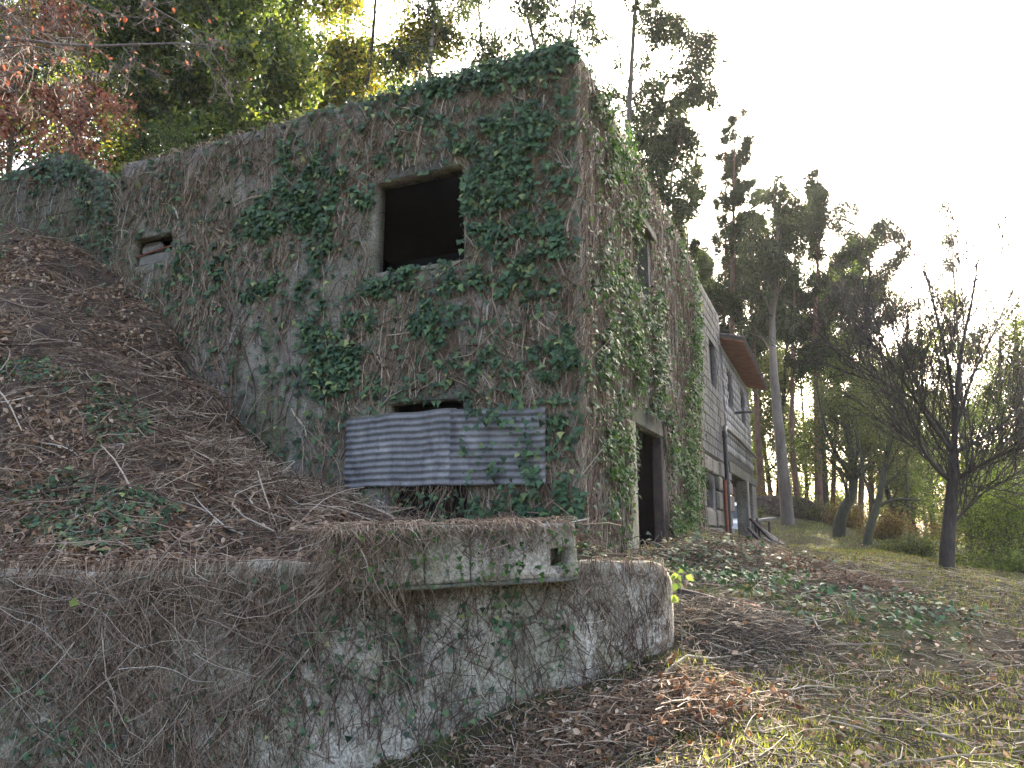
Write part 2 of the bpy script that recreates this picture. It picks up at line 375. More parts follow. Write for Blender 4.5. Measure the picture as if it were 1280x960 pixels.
M['acacia'] = leaf_mat('acacia_leaf', [(0, (.012,.022,.010)), (.45, (.032,.052,.018)), (.8, (.07,.09,.026)), (1, (.13,.14,.035))], .45, .6, .25, 2.0, (1.15,1.1,.45))
M['acacia_yellow'] = leaf_mat('sunlit_yellow_leaf', [(0, (.07,.085,.02)), (.5, (.14,.135,.03)), (1, (.26,.21,.05))], .45, .6, .25, 1.5, (1.15,1.05,.4))  # yellow stands in for sunlight falling on parts of the crowns
M['euc'] = leaf_mat('eucalyptus_leaf', [(0, (.013,.021,.011)), (.5, (.027,.040,.02)), (1, (.065,.08,.036))], .3, .6, .2, 1.5)
M['pine'] = leaf_mat('pine_needle', [(0, (.010,.018,.009)), (.6, (.024,.038,.016)), (1, (.055,.068,.028))], .25, .6, .15, 1.4)
M['broad'] = leaf_mat('broad_leaf', [(0, (.025,.034,.014)), (.5, (.065,.082,.028)), (1, (.12,.12,.045))], .4, .6, .25, 1.5)
M['lime'] = leaf_mat('lime_leaf', [(0, (.04,.065,.018)), (.5, (.075,.11,.025)), (1, (.14,.17,.045))], .4, .6, .25, 1.5)
M['redleaf'] = leaf_mat('red_brown_leaf', [(0, (.06,.025,.018)), (.4, (.16,.07,.045)), (.8, (.28,.14,.095)), (1, (.40,.25,.18))], .35, .7, .25, 1.5, (1.15,.75,.55))
M['bracken'] = leaf_mat('bracken_frond', [(0, (.07,.045,.025)), (.5, (.15,.10,.05)), (.8, (.20,.16,.06)), (1, (.16,.19,.05))], .4, .7, .2, 1.3, (1.1,.95,.5))
def corr_mat():
    m, n, o = new_mat('weathered_zinc'); v = coords(n); vs = coords(n, (2.2, 2.2, .7))
    c = ramp(n, noise(n, 2.5, 7, .7, v, .3), [(.3, (.075,.073,.073)), (.55, (.165,.162,.162)), (.75, (.29,.283,.275))])
    st = ramp(n, noise(n, 3, 6, .7, vs, .5), [(.5, (0,0,0)), (.68, (.7,.7,.7))])
    c = mixc(n, st, c, (.05,.046,.05)); c = mixc(n, ramp(n, noise(n, 6, 6, .8, v), [(.58, (0,0,0)), (.72, (.8,.8,.8))]), c, (.12,.085,.06))
    principled(n, o, c, .7, noise(n, 30, 4, .7, v), .2, .01, .4, .35); return m
M['zinc'] = corr_mat()
m_, n_, o_ = new_mat('white_paint'); principled(n_, o_, (.72,.74,.76), .3, spec=.5); M['white'] = m_
m_, n_, o_ = new_mat('tinted_glass'); principled(n_, o_, (.10,.12,.14), .08, spec=.8); M['glass'] = m_
m_, n_, o_ = new_mat('black_rubber'); principled(n_, o_, (.015,.015,.015), .8); M['rubber'] = m_
m_, n_, o_ = new_mat('headlight_lens'); principled(n_, o_, (.5,.5,.5), .15, spec=.7); M['lens'] = m_

# ------------------------------------------------------------------ ground
def axis(c, near, far, n):
    u = np.linspace(-1, 1, n); k = 5.2; a = np.sinh(k * u) / math.sinh(k); return c + a * far
gx = axis(3.5, 0, 330, 250); gy = axis(9.0, 0, 330, 250)
GX, GY = np.meshgrid(gx, gy, indexing='ij')
gv = np.stack([GX, GY, gz(GX, GY)], -1).reshape(-1, 3)
tag(mk('ground', gv, grid_faces(250, 250), M['soil'], smooth=True), kind='structure')
bx = np.linspace(-16.5, 1.0, 190); by = np.linspace(6.2, 19.5, 150)
BX, BY = np.meshgrid(bx, by, indexing='ij'); BZ = bz(BX, BY)
bf = grid_faces(190, 150); bc = np.stack([BX, BY, BZ], -1).reshape(-1, 3); cen = bc[bf].mean(1)
def wall_y(x):          # front face of the low retaining wall
    return np.interp(x, [-12, -4.2, -1.2, 1.5], [5.9, 6.2, 6.72, 7.0])
s_, t_ = loc2(cen[:, 0], cen[:, 1])
keep = (cen[:, 1] > wall_y(cen[:, 0]) + .22) & (t_ < np.where(s_ > 8.45, .45, .12)) & (cen[:, 0] < .95 - (cen[:, 1] - 7) * .0)
bf = bf[keep]
def on_bank(x, y):
    s, t = loc2(x, y); return (y > wall_y(x) + .25) & (t < np.where(s > 8.45, .35, 0)) & (x < .9)
tag(mk('earth_bank', bc, bf, M['bank'], smooth=True), kind='structure')

# ------------------------------------------------------------------ the ruined house
H = empty('house', (CX, CY, 1.2), label='ruined two storey concrete house overgrown with ivy, dark empty window and doorway', cat='house')
V, Fq = holed(-.0, 8.6, .6, 8.1, .25, [(1.66, 3.13, 5.28, 6.69), (7.2, 8.12, 6.09, 6.6), (1.56, 2.78, 1.7, 3.33)], fr_f, .3, wob=.16, seed=3)
front = mk('front_wall', V, Fq, M['concrete'], H)
V, Fq = holed(.25, 8.95, .6, 8.1, .13, [(2.95, 3.9, 5.65, 6.77), (2.55, 4.6, .6, 3.26)], fr_s, .3, wob=.16, seed=8)
mk('side_wall', V, Fq, M['concrete'], H)
def hbox(name, s0, s1, t0, t1, z0, z1, mat, parent=H):
    V, Fq, _ = box_vf(s0, s1, t0, t1, z0, z1, lambda s, t, z: CORN * [1, 1, 0] + dL * s + dR * t + np.array([0, 0, z]))
    return mk(name, V, Fq, mat, parent)
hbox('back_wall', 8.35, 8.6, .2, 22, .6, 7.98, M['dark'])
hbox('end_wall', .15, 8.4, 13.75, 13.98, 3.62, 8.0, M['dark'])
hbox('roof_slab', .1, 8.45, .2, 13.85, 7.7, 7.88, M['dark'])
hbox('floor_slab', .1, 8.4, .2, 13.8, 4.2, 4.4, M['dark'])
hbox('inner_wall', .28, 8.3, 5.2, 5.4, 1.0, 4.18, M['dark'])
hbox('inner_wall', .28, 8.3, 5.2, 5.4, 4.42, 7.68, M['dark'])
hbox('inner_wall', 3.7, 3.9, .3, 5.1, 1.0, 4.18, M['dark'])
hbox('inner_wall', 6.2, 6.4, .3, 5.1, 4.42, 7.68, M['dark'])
# lintels and sills, proud of the wall
rg = np.random.default_rng(4)
def fbox(name, fr, u0, u1, v0, v1, w0, w1, mat, parent=H, b=.012):
    V, Fq = chips(u0, u1, v0, v1, w0, w1, fr, rg, b); return mk(name, V, Fq, mat, parent)
fbox('lintel', fr_f, 1.68, 3.0, 6.693, 6.88, -.2, .012, M['lintel'])
fbox('lintel', fr_f, 1.5, 3.05, 3.335, 3.5, -.2, .014, M['lintel'])
fbox('lintel', fr_f, 7.15, 8.15, 6.603, 6.7, -.2, .012, M['concrete'])
fbox('window_sill', fr_f, 1.68, 3.1, 5.2, 5.278, -.24, .008, M['concrete'])
fbox('lintel', fr_s, 2.9, 4.1, 6.773, 6.92, -.2, .16, M['lintel'])
fbox('lintel', fr_s, 2.4, 4.85, 3.263, 3.56, -.12, .03, M['lintel'])
fbox('door_frame', fr_s, 4.5, 4.6, 1.1, 3.255, -.16, .02, M['wood_dark'])
fbox('door_frame', fr_s, 2.12, 2.545, 1.0, 3.26, -.12, .05, M['pale'])
fbox('door_frame', fr_s, 3.86, 3.985, 5.5, 6.765, -.2, .05, M['lintel'])
for zz in (1.9, 2.6): fbox('door_plank', fr_s, 3.2 + zz * .2, 3.5 + zz * .2, 1.2, 2.0 + zz * .2, -.5, -.46, M['wood_dark'])
# two boards jammed in the slot window
fbox('window_board', fr_f, 7.3, 8.08, 6.12, 6.33, -.14, -.1, M['wood_pale'], b=.03)
fbox('window_board', fr_f, 7.6, 8.06, 6.38, 6.56, -.19, -.15, M['wood_pale'], b=.05)
V, Fq, r_ = tubes([[facade(7.2, 6.4, -.07), facade(7.7, 6.35, -.06), facade(8.12, 6.3, -.07)]], np.full((1, 3), .014), 5); mk('window_bar', V, Fq, M['rust'], H)
# block wall (upper side wall beyond the ivy)
bw = mk('block_wall', *holed(8.96, 14.0, 3.5, 8.1, .2, [(11.45, 12.65, 5.55, 6.85)], lambda u, v, w: side(u, v, w - .05), .5), M['mortar'], H)
bm_ = {}
def piece(key, L, Hh, D, mat, seeds=3):
    if key not in bm_:
        o = []
        for k in range(seeds):
            V, Fq = chips(-L / 2, L / 2, -Hh / 2, Hh / 2, -D, 0, lambda u, v, w: np.array([u, -w, v]), rg, .012)
            o.append(mk(key, V, Fq, mat, mesh_only=True))
        bm_[key] = o
    return random.choice(bm_[key])
def put_piece(name, me, P, rz, parent, dz=0):
    o = bpy.data.objects.new(name, me); COL.objects.link(o); o.parent = parent
    o.location = tuple(np.asarray(P) - ORG[parent.name]); o.rotation_euler = (rg.normal() * .004, rg.normal() * .006, rz + rg.normal() * .004); return o
random.seed(3)
RZS = PI / 2 - AR    # local +X runs along the side wall, local -Y faces out
def blocks(parent, frame, u0, u1, v0, v1, L, Hh, holes, key, mat, rz, off, name='block'):
    k = 0; v = v0 + Hh / 2
    while v < v1:
        u = u0 + L / 2 - (L / 2 if k % 2 else 0)
        while u < u1 + L * .3:
            if not any(h[0] - L * .3 < u < h[1] + L * .3 and h[2] - .05 < v < h[3] + .05 for h in holes) and u0 + L * .2 < u < u1 - L * .2:
                put_piece(name, piece(key, L - .03, Hh - .03, .05, mat), frame(u, v, off + rg.normal() * .004 + .012), rz, parent)
            u += L
        v += Hh; k += 1
blocks(bw, fr_s, 9.0, 14.0, 3.55, 8.1, .5, .25, [(11.45, 12.65, 5.55, 6.85)], 'block', M['block_dark'], RZS, -.045)
fbox('shutter', fr_s, 11.5, 12.6, 5.58, 6.82, -.22, -.17, M['wood_dark'])
# granite lower storey
st = mk('stone_wall', *holed(8.96, 14.75, .6, 3.5, .3, [(9.7, 11.3, 2.2, 2.85)], lambda u, v, w: side(u, v, w - .1), .5), M['mortar'], H)
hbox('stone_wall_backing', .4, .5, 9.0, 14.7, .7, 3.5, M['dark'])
v = .8
for row, hh in enumerate((.42, .5, .45, .5, .4, .42)):
    u = 9.0 + (.0 if row % 2 else -.3)
    while u < 14.6:
        L = rg.uniform(.55, 1.15); a, b = max(u, 8.98), min(u + L, 14.72)
        if b - a > .18 and not (b > 9.75 and a < 11.25 and v + hh > 2.3 and v < 2.75):
            V, Fq = chips(a + .012, b - .012, v + .012, v + hh - .012, -.14, rg.uniform(-.03, .035), fr_s, rg, .035); mk('stone', V, Fq, M['granite'], st)
        u += L
    v += hh
# far end with the garage opening
V, Fq = holed(14.0, 22.0, 3.62, 7.1, .2, [(15.3, 16.2, 5.5, 6.66), (19.0, 20.0, 5.5, 6.66)], lambda u, v, w: side(u, v, w - .06), .5)
bw2 = mk('block_wall', V, Fq, M['mortar'], H); parts_ = []
k = 0; v = 3.95
while v < 7.0:
    u = 14.05 + (.25 if k % 2 else 0)
    while u < 21.6:
        if not any(h[0] - .5 < u < h[1] and 5.35 < v < 6.6 for h in ((15.3, 16.2), (19.0, 20.0))):
            a, b, _ = box_vf(u + .01, u + .49, v + .01, v + .24, -.06, -.03 + rg.normal() * .003, fr_s); parts_.append((a, b, _))
        u += .5
    v += .25; k += 1
V, Fq, _ = join(parts_); tag(mk('block', V, Fq, M['block'], bw2), kind='stuff')
for a in (15.3, 19.0): fbox('window_shutter', fr_s, a + .03, a + .85, 5.53, 6.63, -.24, -.2, M['wood_dark'])
fbox('beam', fr_s, 14.0, 22.1, 3.32, 3.66, -.2, .04, M['lintel'], b=.02)
fbox('pillar', fr_s, 17.95, 18.45, .8, 3.315, -.3, .1, M['concrete'], b=.02)
fbox('pillar', fr_s, 20.4, 21.9, .8, 3.315, -.24, .02, M['granite'], b=.02)
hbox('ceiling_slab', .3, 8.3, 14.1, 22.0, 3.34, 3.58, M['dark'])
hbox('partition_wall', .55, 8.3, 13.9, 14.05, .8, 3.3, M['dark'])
V, Fq, r_ = tubes([[side(16.3, 5.42, .0), side(16.35, 5.45, .3), side(16.5, 5.45, .55)]], np.full((1, 3), .05), 6); mk('bracket', V, Fq, M['pipe'], H)
V, Fq, r_ = tubes([[side(12.75, z, .09) for z in (.9, 2, 3.2, 4.38)], ], np.full((1, 4), .06), 8)
pp = mk('drain_pipe', V, Fq, M['pipe'], H, smooth=True)
V, Fq, r_ = tubes([[side(t, z, .1) for t, z in ((12.75, 4.3), (12.9, 4.52), (16, 4.54), (21.9, 4.45))]], np.full((1, 4), .06), 8); mk('pipe_run', V, Fq, M['pipe'], pp, smooth=True)
for zz in (1.5, 2.9, 4.2): V, Fq, r_ = tubes([[side(12.75, zz, .09), side(12.75, zz + .05, .09)]], np.full((1, 2), .08), 8); mk('collar', V, Fq, M['pipe'], pp)
V, Fq, r_ = tubes([[side(12.45, z, .06) for z in (.9, 2, 3.0)]], np.full((1, 3), .05), 6); mk('drain_pipe', V, Fq, M['rust'], H)
# tiled roof over the far end
rf = mk('roof', *box_vf(-.58, 4.2, 14.0, 22.6, 0, .05, lambda s, t, w: CORN + dL * s + dR * t + np.array([0, 0, 7.28 + (s + .58) * .24 + w]))[:2], M['tile_top'], H)
mk('roof_slope', *box_vf(4.2, 8.9, 14.0, 22.6, 0, .05, lambda s, t, w: CORN + dL * s + dR * t + np.array([0, 0, 8.427 - (s - 4.2) * .24 + w]))[:2], M['tile_top'], rf)
for k in range(34):
    t0 = 14.02 + k * .25
    V, Fq = chips(-.62, .3, t0 + .012, t0 + .238, -.045, -.003 + rg.normal() * .004, lambda s, t, w: CORN + dL * s + dR * t + np.array([0, 0, 7.28 + (s + .58) * .24 + w]), rg, .01)
    mk('roof_tile', V, Fq, M['tile'], rf)
V = []; 
for k in range(43):      # barrel tiles along the eave
    t0 = 14.1 + k * .2; V.append([CORN + dL * s + dR * t0 + np.array([0, 0, 7.33 + (s + .58) * .24]) for s in (-.66, .5, 2, 4.1)])
V, Fq, r_ = tubes(V, np.full((43, 4), .085), 6); tag(mk('cover_tile', V, Fq, M['tile_top'], rf), kind='stuff')
fbox('gable_edge', lambda s, t, w: CORN + dL * s + dR * t + np.array([0, 0, 7.33 + (s + .58) * .24 + w]), -.66, 4.1, 13.96, 14.1, .01, .09, M['tile_top'], rf)

# wing wall of concrete blocks to the left
WG = empty('block_wall', tuple(facade(8.6, 5, -.3)), label='mossy broken-topped concrete block wall left of the house behind the earth bank', cat='wall')
fr_w = lambda u, v, w: facade(u, v, w - .35)
def wtop(u): return np.interp(u, [8.4, 8.9, 10.9, 11.6, 13, 16], [8.0, 8.02, 9.02, 8.95, 8.85, 9.2])
U_ = np.linspace(8.4, 15.5, 60); Z_ = np.linspace(0, 1, 14)
GU, GVv = np.meshgrid(U_, Z_, indexing='ij'); zz = 4.5 + GVv * (wtop(GU) - 4.5 + fbm(np.stack([GU, GU, GU], -1), 2, 2, 4) * .1)
A = fr_w(GU.ravel(), zz.ravel(), np.zeros(GU.size)); B = fr_w(GU.ravel(), zz.ravel(), -.2 * np.ones(GU.size))
gf = grid_faces(60, 14); top = np.array([[i * 14 + 13, (i + 1) * 14 + 13, (i + 1) * 14 + 13 + 840, i * 14 + 13 + 840] for i in range(59)])
mk('wall_core', np.concatenate([A, B]), np.concatenate([gf, gf[:, ::-1] + 840, top]), M['block_old'], WG)
v = 5.3; k = 0
while v < 9:
    u = 8.5 + (.25 if k % 2 else 0)
    while u < 14.5:
        if wtop(u) > v + .13 and wtop(u + .2) > v + .13 and wtop(u - .2) > v + .13:
            put_piece('block', piece('old_block', .48, .232, .05, M['block_old']), facade(u, v, -.35 + .012 + rg.normal() * .006), -AR, WG)
        u += .5
    v += .25; k += 1

# ------------------------------------------------------------------ corrugated sheets
def sheet(u0, u1, v0, v1, off, tilt, lab):
    nu, nv = 14, 97; U, Vv = np.meshgrid(np.linspace(u0, u1, nu), np.linspace(v0, v1, nv), indexing='ij')
    Q = np.stack([U, Vv, 0 * U], -1)
    w = off + .0125 * np.sin((Vv - v0) / (v1 - v0) * 2 * PI * 11 + fbm(Q, .8, 1, 35) * 1.2) + fbm(Q, 1.0, 2, 31) * .05 + tilt * (U - u0)
    vv = Vv + (U - u1) * .0 + (fbm(Q * [1, 0, 1], 1.2, 3, 33) * .09) * (Vv - v0) / (v1 - v0) + (fbm(Q * [1, 0, 1], 1.5, 3, 37) * .07)
    A = facade(U.ravel(), vv.ravel(), w.ravel()); B = facade(U.ravel(), vv.ravel(), w.ravel() - .004); n = nu * nv
    g = grid_faces(nu, nv); i = np.arange(n).reshape(nu, nv); e = []
    for a, b in ((i[:-1, 0], i[1:, 0]), (i[1:, -1], i[:-1, -1]), (i[0, 1:], i[0, :-1]), (i[-1, :-1], i[-1, 1:])): e.append(np.stack([a, b, b + n, a + n], 1))
    o = mk('corrugated_sheet', np.concatenate([A, B]), np.concatenate([g[:, ::-1], g + n] + e), M['zinc'], org=facade((u0 + u1) / 2, v0, off), smooth=True)
    tag(o, lab, 'metal sheet'); return o
sheet(1.7, 3.42, 2.19, 3.17, .07, .004, 'grey corrugated metal sheet covering the lower front window, left end bare of ivy')
sheet(.45, 1.78, 2.18, 3.15, .088, .0, 'right-hand corrugated metal sheet on the front wall, half hidden by ivy')

# ------------------------------------------------------------------ low retaining wall in front
RW = empty('retaining_wall', (-1.2, 6.95, .2), label='low rough retaining wall in the foreground with a rounded right end, hung with dead vines', cat='wall')
nl, npf = 260, 34
X = np.linspace(-9, 1.5, nl); V = []
for i, x in enumerate(X):
    y0 = wall_y(x); gzv = -1.2
    top_ = 1.30 + .03 * math.sin(x * 2.3)
    for j in range(npf):
        f = j / (npf - 1)
        if f < .62: k = f / .62; p = (x, y0 - .12 * (1 - k) ** 1.4, gzv + (top_ - .08 - gzv) * k)
        elif f < .7: k = (f - .62) / .08; p = (x, y0 + .09 * (1 - math.cos(k * PI / 2)), top_ - .08 + .08 * math.sin(k * PI / 2))
        elif f < .88: k = (f - .7) / .18; p = (x, y0 + .09 + .27 * k, top_)
        else: k = (f - .88) / .12; p = (x, y0 + .36 + .03 * k, top_ - k * 1.8)
        V.append(p)
V = np.array(V)
e = np.clip((V[:, 0] - 1.32) / .18, 0, 1)     # rounded right end
V[:, 1] += (wall_y(1.5) + .2 - V[:, 1]) * (1 - np.sqrt(np.maximum(0, 1 - e ** 2))) ; V[:, 2] -= .16 * e ** 2 * (V[:, 2] > 1)
N_ = fbm(V, 1.6, 4, 41) * .14 + fbm(V, 6, 3, 44) * .09
V[:, 1] += N_; V[:, 2] += np.where(V[:, 2] > 1.1, fbm(V, 2.3, 3, 43) * .12, 0)
mk('wall_body', V, np.concatenate([grid_faces(nl, npf)[:, ::-1]]), M['pale'], RW, smooth=True)
mk('wall_end', V[-npf:], [list(range(npf))], M['pale'], RW)
CAP = empty('concrete_beam', (-.3, 6.6, 1.18), label='mossy rough concrete beam lying on the low wall with a square hole at its right end', cat='concrete beam')
def fr_c(u, v, w):       # u along 0..1.87 m from left to right, v up, w out towards the viewer
    u = np.asarray(u, float)[..., None]; v = np.asarray(v, float)[..., None]; w = np.asarray(w, float)[..., None]
    return np.array([-1.26, 6.18, 1.155]) + u * np.array([1.0, .27, .035]) / 1.036 + v * np.array([-.035, 0, 1.]) + w * np.array([.26, -.966, 0])
def rough_block(name, u0, u1, v0, v1, th, holes, seed, mat, parent):
    V, Fq = holed(u0, u1, v0, v1, th, holes, lambda u, v, w: fr_c(u, v, w), .045)
    Q = V; d = fbm(Q, 4, 3, seed) * .05 + fbm(Q, 18, 2, seed + 3) * .022
    V = V + np.stack([d * .3, -d, d * .5], 1)
    # round the outer edges
    return mk(name, V, Fq, mat, parent)
rough_block('beam_block', 0, .55, .0, .47, .5, [], 51, M['pale'], CAP)
rough_block('beam_block', .565, .94, .0, .475, .5, [], 52, M['pale'], CAP)
rough_block('beam_block', .955, 1.9, .0, .46, .5, [(1.66, 1.82, .1, .25)], 53, M['pale'], CAP)
rough_block('bottom_slab', -.03, 1.91, -.04, -.005, .5, [], 54, M['block_old'], CAP)
mk('hole_back', *box_vf(1.6, 1.88, .05, .3, -.3, -.26, fr_c)[:2], M['granite'], CAP)

# ------------------------------------------------------------------ vegetation on the walls
# patches where leaves are thick, given as the wall points seen at these image places: x, y, rx, ry, weight
FB = [(620,95,95,28,1),(700,75,35,30,.8),(650,170,60,60,.55),(690,120,45,60,.8),(640,200,45,55,.6),(700,200,40,90,.45),(610,260,40,75,.8),(650,330,70,45,.8),(700,340,35,60,.5),(560,345,70,22,.75),(480,355,40,20,.8),
 (420,235,45,28,.6),(375,262,55,40,.8),(335,285,35,25,.7),(410,300,30,25,.4),(425,215,40,14,.5),(520,165,70,22,.45),(450,140,60,16,.5),(400,420,28,60,.6),(440,390,40,40,.5),(400,500,40,55,.75),(430,460,30,40,.5),(555,425,35,35,.6),(600,400,50,30,.5),
 (545,410,30,20,.4),(620,520,40,30,.3),(660,430,45,60,.4),(690,640,60,50,1.1),(720,560,35,90,.8),(650,630,40,30,.8),(560,640,50,14,.6),(600,520,60,18,.35),(640,500,40,30,.4),(640,590,50,12,.55),(300,350,30,25,.35),(350,420,30,25,.3),(270,330,25,30,.3),(220,330,22,30,.4),(320,390,25,30,.3),
 (490,195,30,20,.35),(470,240,10,14,.9),(590,180,30,20,.5),(570,150,50,20,.3),(345,200,40,20,.2),(265,290,30,40,.25),(250,370,25,30,.4),(700,460,30,50,.45)]
SB = [(765,180,26,110,.9),(790,250,22,70,.7),(760,330,35,120,.7),(800,385,14,40,1.1),(815,470,12,90,.8),(825,570,14,110,1.1),(775,560,20,90,.9),(770,460,28,90,.7),(858,560,13,150,1.15),(865,420,8,70,.8),(750,620,22,70,.9),(745,450,18,200,.4),(740,120,20,60,.6),(835,640,22,60,.6),(790,420,15,60,.6),(845,300,16,50,.3)]
def field(P, blobs):
    x, y = proj(P); f = np.zeros(len(P))
    for cx, cy_, rx, ry, w in blobs: f += w * np.exp(-(((x - cx) / rx) ** 2 + ((y - cy_) / ry) ** 2))
    return f
def inhole(u, v, holes, pad=.0):
    m = np.zeros(len(u), bool)
    for h in holes: m |= (u > h[0] + pad) & (u < h[1] - pad) & (v > h[2] + pad) & (v < h[3] - pad)
    return m
FH = [(1.66, 3.13, 5.28, 6.70), (7.2, 8.12, 6.09, 6.6), (1.56, 2.78, 1.7, 3.33), (1.7, 3.42, 2.19, 3.17)]
SH = [(2.95, 3.9, 5.65, 6.8), (2.2, 4.6, .6, 3.5), (9.0, 24, 3, 9)]
rng = np.random.default_rng(11)
def hang(frame, u, v, rng, n_out, L, up_bias=1., K=6, spread=.35, sag=0.):
    """vine polylines hugging a wall, starting at u,v and running upward/sideways"""
    N = len(u); a = rng.normal(0, spread, N); pts = np.zeros((N, K, 3)); cu, cv = u.copy(), v.copy(); w = rng.uniform(.005, n_out, N)
    for k in range(K):
        pts[:, k] = frame(cu, cv, w)
        a = a + rng.normal(0, .22, N) + sag; st_ = L / (K - 1); cu = cu + np.sin(a) * st_; cv = cv + np.cos(a) * st_ * up_bias
        w = np.clip(w + rng.normal(0, .012, N), .004, n_out * 1.6)
    return pts
# front wall stems
N = 17000
u = rng.uniform(-.02, 8.6, N); v = rng.uniform(1.3, 7.9, N)
den = .62 + fbm(np.stack([u, v, 0 * u], 1), .8, 3, 61) * 3.0 + np.where(v > 5.5, .15, 0) + np.where(u < 1.3, .35, 0) - 1.0 * np.exp(-((u - 4.9) / .9) ** 2 - ((v - 3.5) / 1.0) ** 2) - .5 * np.exp(-((u - 3.3) / .8) ** 2 - ((v - 4.2) / .5) ** 2)
m = (rng.random(N) < den) & ~inhole(u, v, FH); u, v = u[m], v[m]
L = rng.uniform(.15, .75, len(u)); pts = hang(fr_f, u, v, rng, .045, L, 1., 5, .5)
end_u, end_v = (pts - CORN) @ dL, pts[..., 2]; ok = ~inhole(end_u.ravel(), end_v.ravel(), FH[:3], .03).reshape(end_u.shape).any(1) & (end_v.max(1) < 8.2)
pts = pts[ok]; rad = (rng.uniform(.0032, .0078, len(pts)) * (1 + 1.4 * (rng.random(len(pts)) > .95)))[:, None] * np.linspace(1.2, .5, 5)
IV = empty('ivy', tuple(facade(3, 1.4, .02)), label='dark green ivy and bare brown stems covering the front wall around the big square window', cat='ivy')
V, Fq, r_ = tubes(pts, rad, 3, rng=rng); tag(mk('stem', V, Fq, M['vine_red'], IV, r_), kind='stuff')
def ivy_leaves(P, outv, rng, smin, smax, mat, parent, name='leaf', dark=None, rn=None):
    N = len(P); nor = outv + rng.normal(0, .45, (N, 3)); nor[:, 2] += .35
    tipv = np.tile(np.array([0, 0, -1.]), (N, 1)) + rng.normal(0, .5, (N, 3))
    sz = rng.uniform(smin, smax, N); rn = rng.random(N) if rn is None else rn
    V, Fq, r_ = leaves(P, nor, tipv, sz, IVY[0], IVY[1], rn)
    return tag(mk(name, V, Fq, mat, parent, r_), kind='stuff')
N = 420000
u = rng.uniform(-.05, 8.6, N); v = rng.uniform(1.25, 8.12, N); P = fr_f(u, v, np.zeros(N))
nz = fbm(np.stack([u, v, 0 * u], 1), 2.6, 3, 71); fl = field(P, FB)
n2 = fbm(np.stack([u, v, 0 * u], 1), 7, 2, 79); den = np.clip((np.minimum(fl, 1) * .44 + nz * 1.7 + n2 * 1.8 - .21 - .25 * np.exp(-((u - 4.9) / .8) ** 2 - ((v - 3.6) / 1.2) ** 2) - .08 * (u > 5.2)) * 1.0, .02, 1) + np.clip(fbm(np.stack([u, v, 0 * u], 1), 6, 2, 75) - .17, 0, 1) * .5
m = (rng.random(N) < den * .40) & ~inhole(u, v, FH[:3] + [(1.9, 3.5, 2.25, 3.12)], .02) & ~((u > 2.0) & (u < 3.1) & (v > 6.7) & (v < 6.95))
u, v, fl = u[m], v[m], fl[m]; off = rng.uniform(.02, .07, len(u)) + rng.random(len(u)) * .09 * np.clip(fl, 0, 1) + np.where((u > .45) & (u < 1.9) & (v > 2.1) & (v < 3.2), .13, 0)
wu = rng.uniform(.1, 8.3, 150); wp = hang(fr_f, wu, rng.uniform(1.3, 5, 150), rng, .06, rng.uniform(1.2, 3.2, 150), 1., 12, .25)
eu_ = (wp - CORN) @ dL; wk = ~inhole(eu_.ravel(), wp[..., 2].ravel(), FH, -.03).reshape(eu_.shape).any(1) & (wp[..., 2].max(1) < 8.05) & (eu_.min(1) > .05) & (eu_.max(1) < 8.5); wp = wp[wk]
V, Fq, r_ = tubes(wp, rng.uniform(.007, .014, len(wp))[:, None] * np.linspace(1.2, .4, 12), 4, rnd=rng.uniform(.2, .9, len(wp))); tag(mk('woody_stem', V, Fq, M['vine'], IV, r_), kind='stuff')
ivy_leaves(fr_f(u, v, off), -dR, rng, .035, .115, M['ivy'], IV)
print('front ivy', len(u))
# side wall
IS = empty('ivy', tuple(side(3, 1.3, .02)), label='brighter green ivy hanging on the side wall round the dark doorway', cat='ivy')
N = 9000; u = rng.uniform(0, 9, N); v = rng.uniform(1.1, 7.9, N)
m = (rng.random(N) < .8 + fbm(np.stack([u, v, 0 * u], 1), .6, 3, 63)) & ~inhole(u, v, SH); u, v = u[m], v[m]
pts = hang(fr_s, u, v, rng, .06, rng.uniform(.25, .9, len(u)), 1., 5, .3)
eu, ev = (pts - CORN) @ dR, pts[..., 2]; ok = ~inhole(eu.ravel(), ev.ravel(), SH[:2], .03).reshape(eu.shape).any(1) & (ev.max(1) < 8.2) & (eu.min(1) > -.05); pts = pts[ok]
V, Fq, r_ = tubes(pts, rng.uniform(.003, .007, len(pts))[:, None] * np.linspace(1.2, .5, 5), 3, rng=rng); tag(mk('stem', V, Fq, M['vine'], IS, r_), kind='stuff')
N = 330000; u = rng.uniform(-.05, 9.3, N); v = rng.uniform(1.0, 8.1, N); P = fr_s(u, v, np.zeros(N))
fl = field(P, SB); nz = fbm(np.stack([u, v, 0 * u], 1), 1.6, 3, 77)
den = np.clip(np.minimum(fl, 1.1) * .50 + nz * 2.4 + fbm(np.stack([u, v, 0 * u], 1), 6, 2, 78) * 1.5 - .34, .03, 1)
m = (rng.random(N) < den * .34) & ~inhole(u, v, SH[:2], .02); u, v, fl = u[m], v[m], fl[m]
P = fr_s(u, v, rng.uniform(.02, .12, len(u)) + rng.random(len(u)) * .14 * np.clip(fl, 0, 1))
x_, y_ = proj(P); br = rng.random(len(u)) < np.where((x_ > 845) | ((x_ > 765) & (x_ < 808)), .75, .35)  # skylit strips painted by a larger share of bright leaves
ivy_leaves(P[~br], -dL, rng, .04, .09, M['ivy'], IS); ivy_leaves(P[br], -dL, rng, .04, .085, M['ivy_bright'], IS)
print('side ivy', len(u))
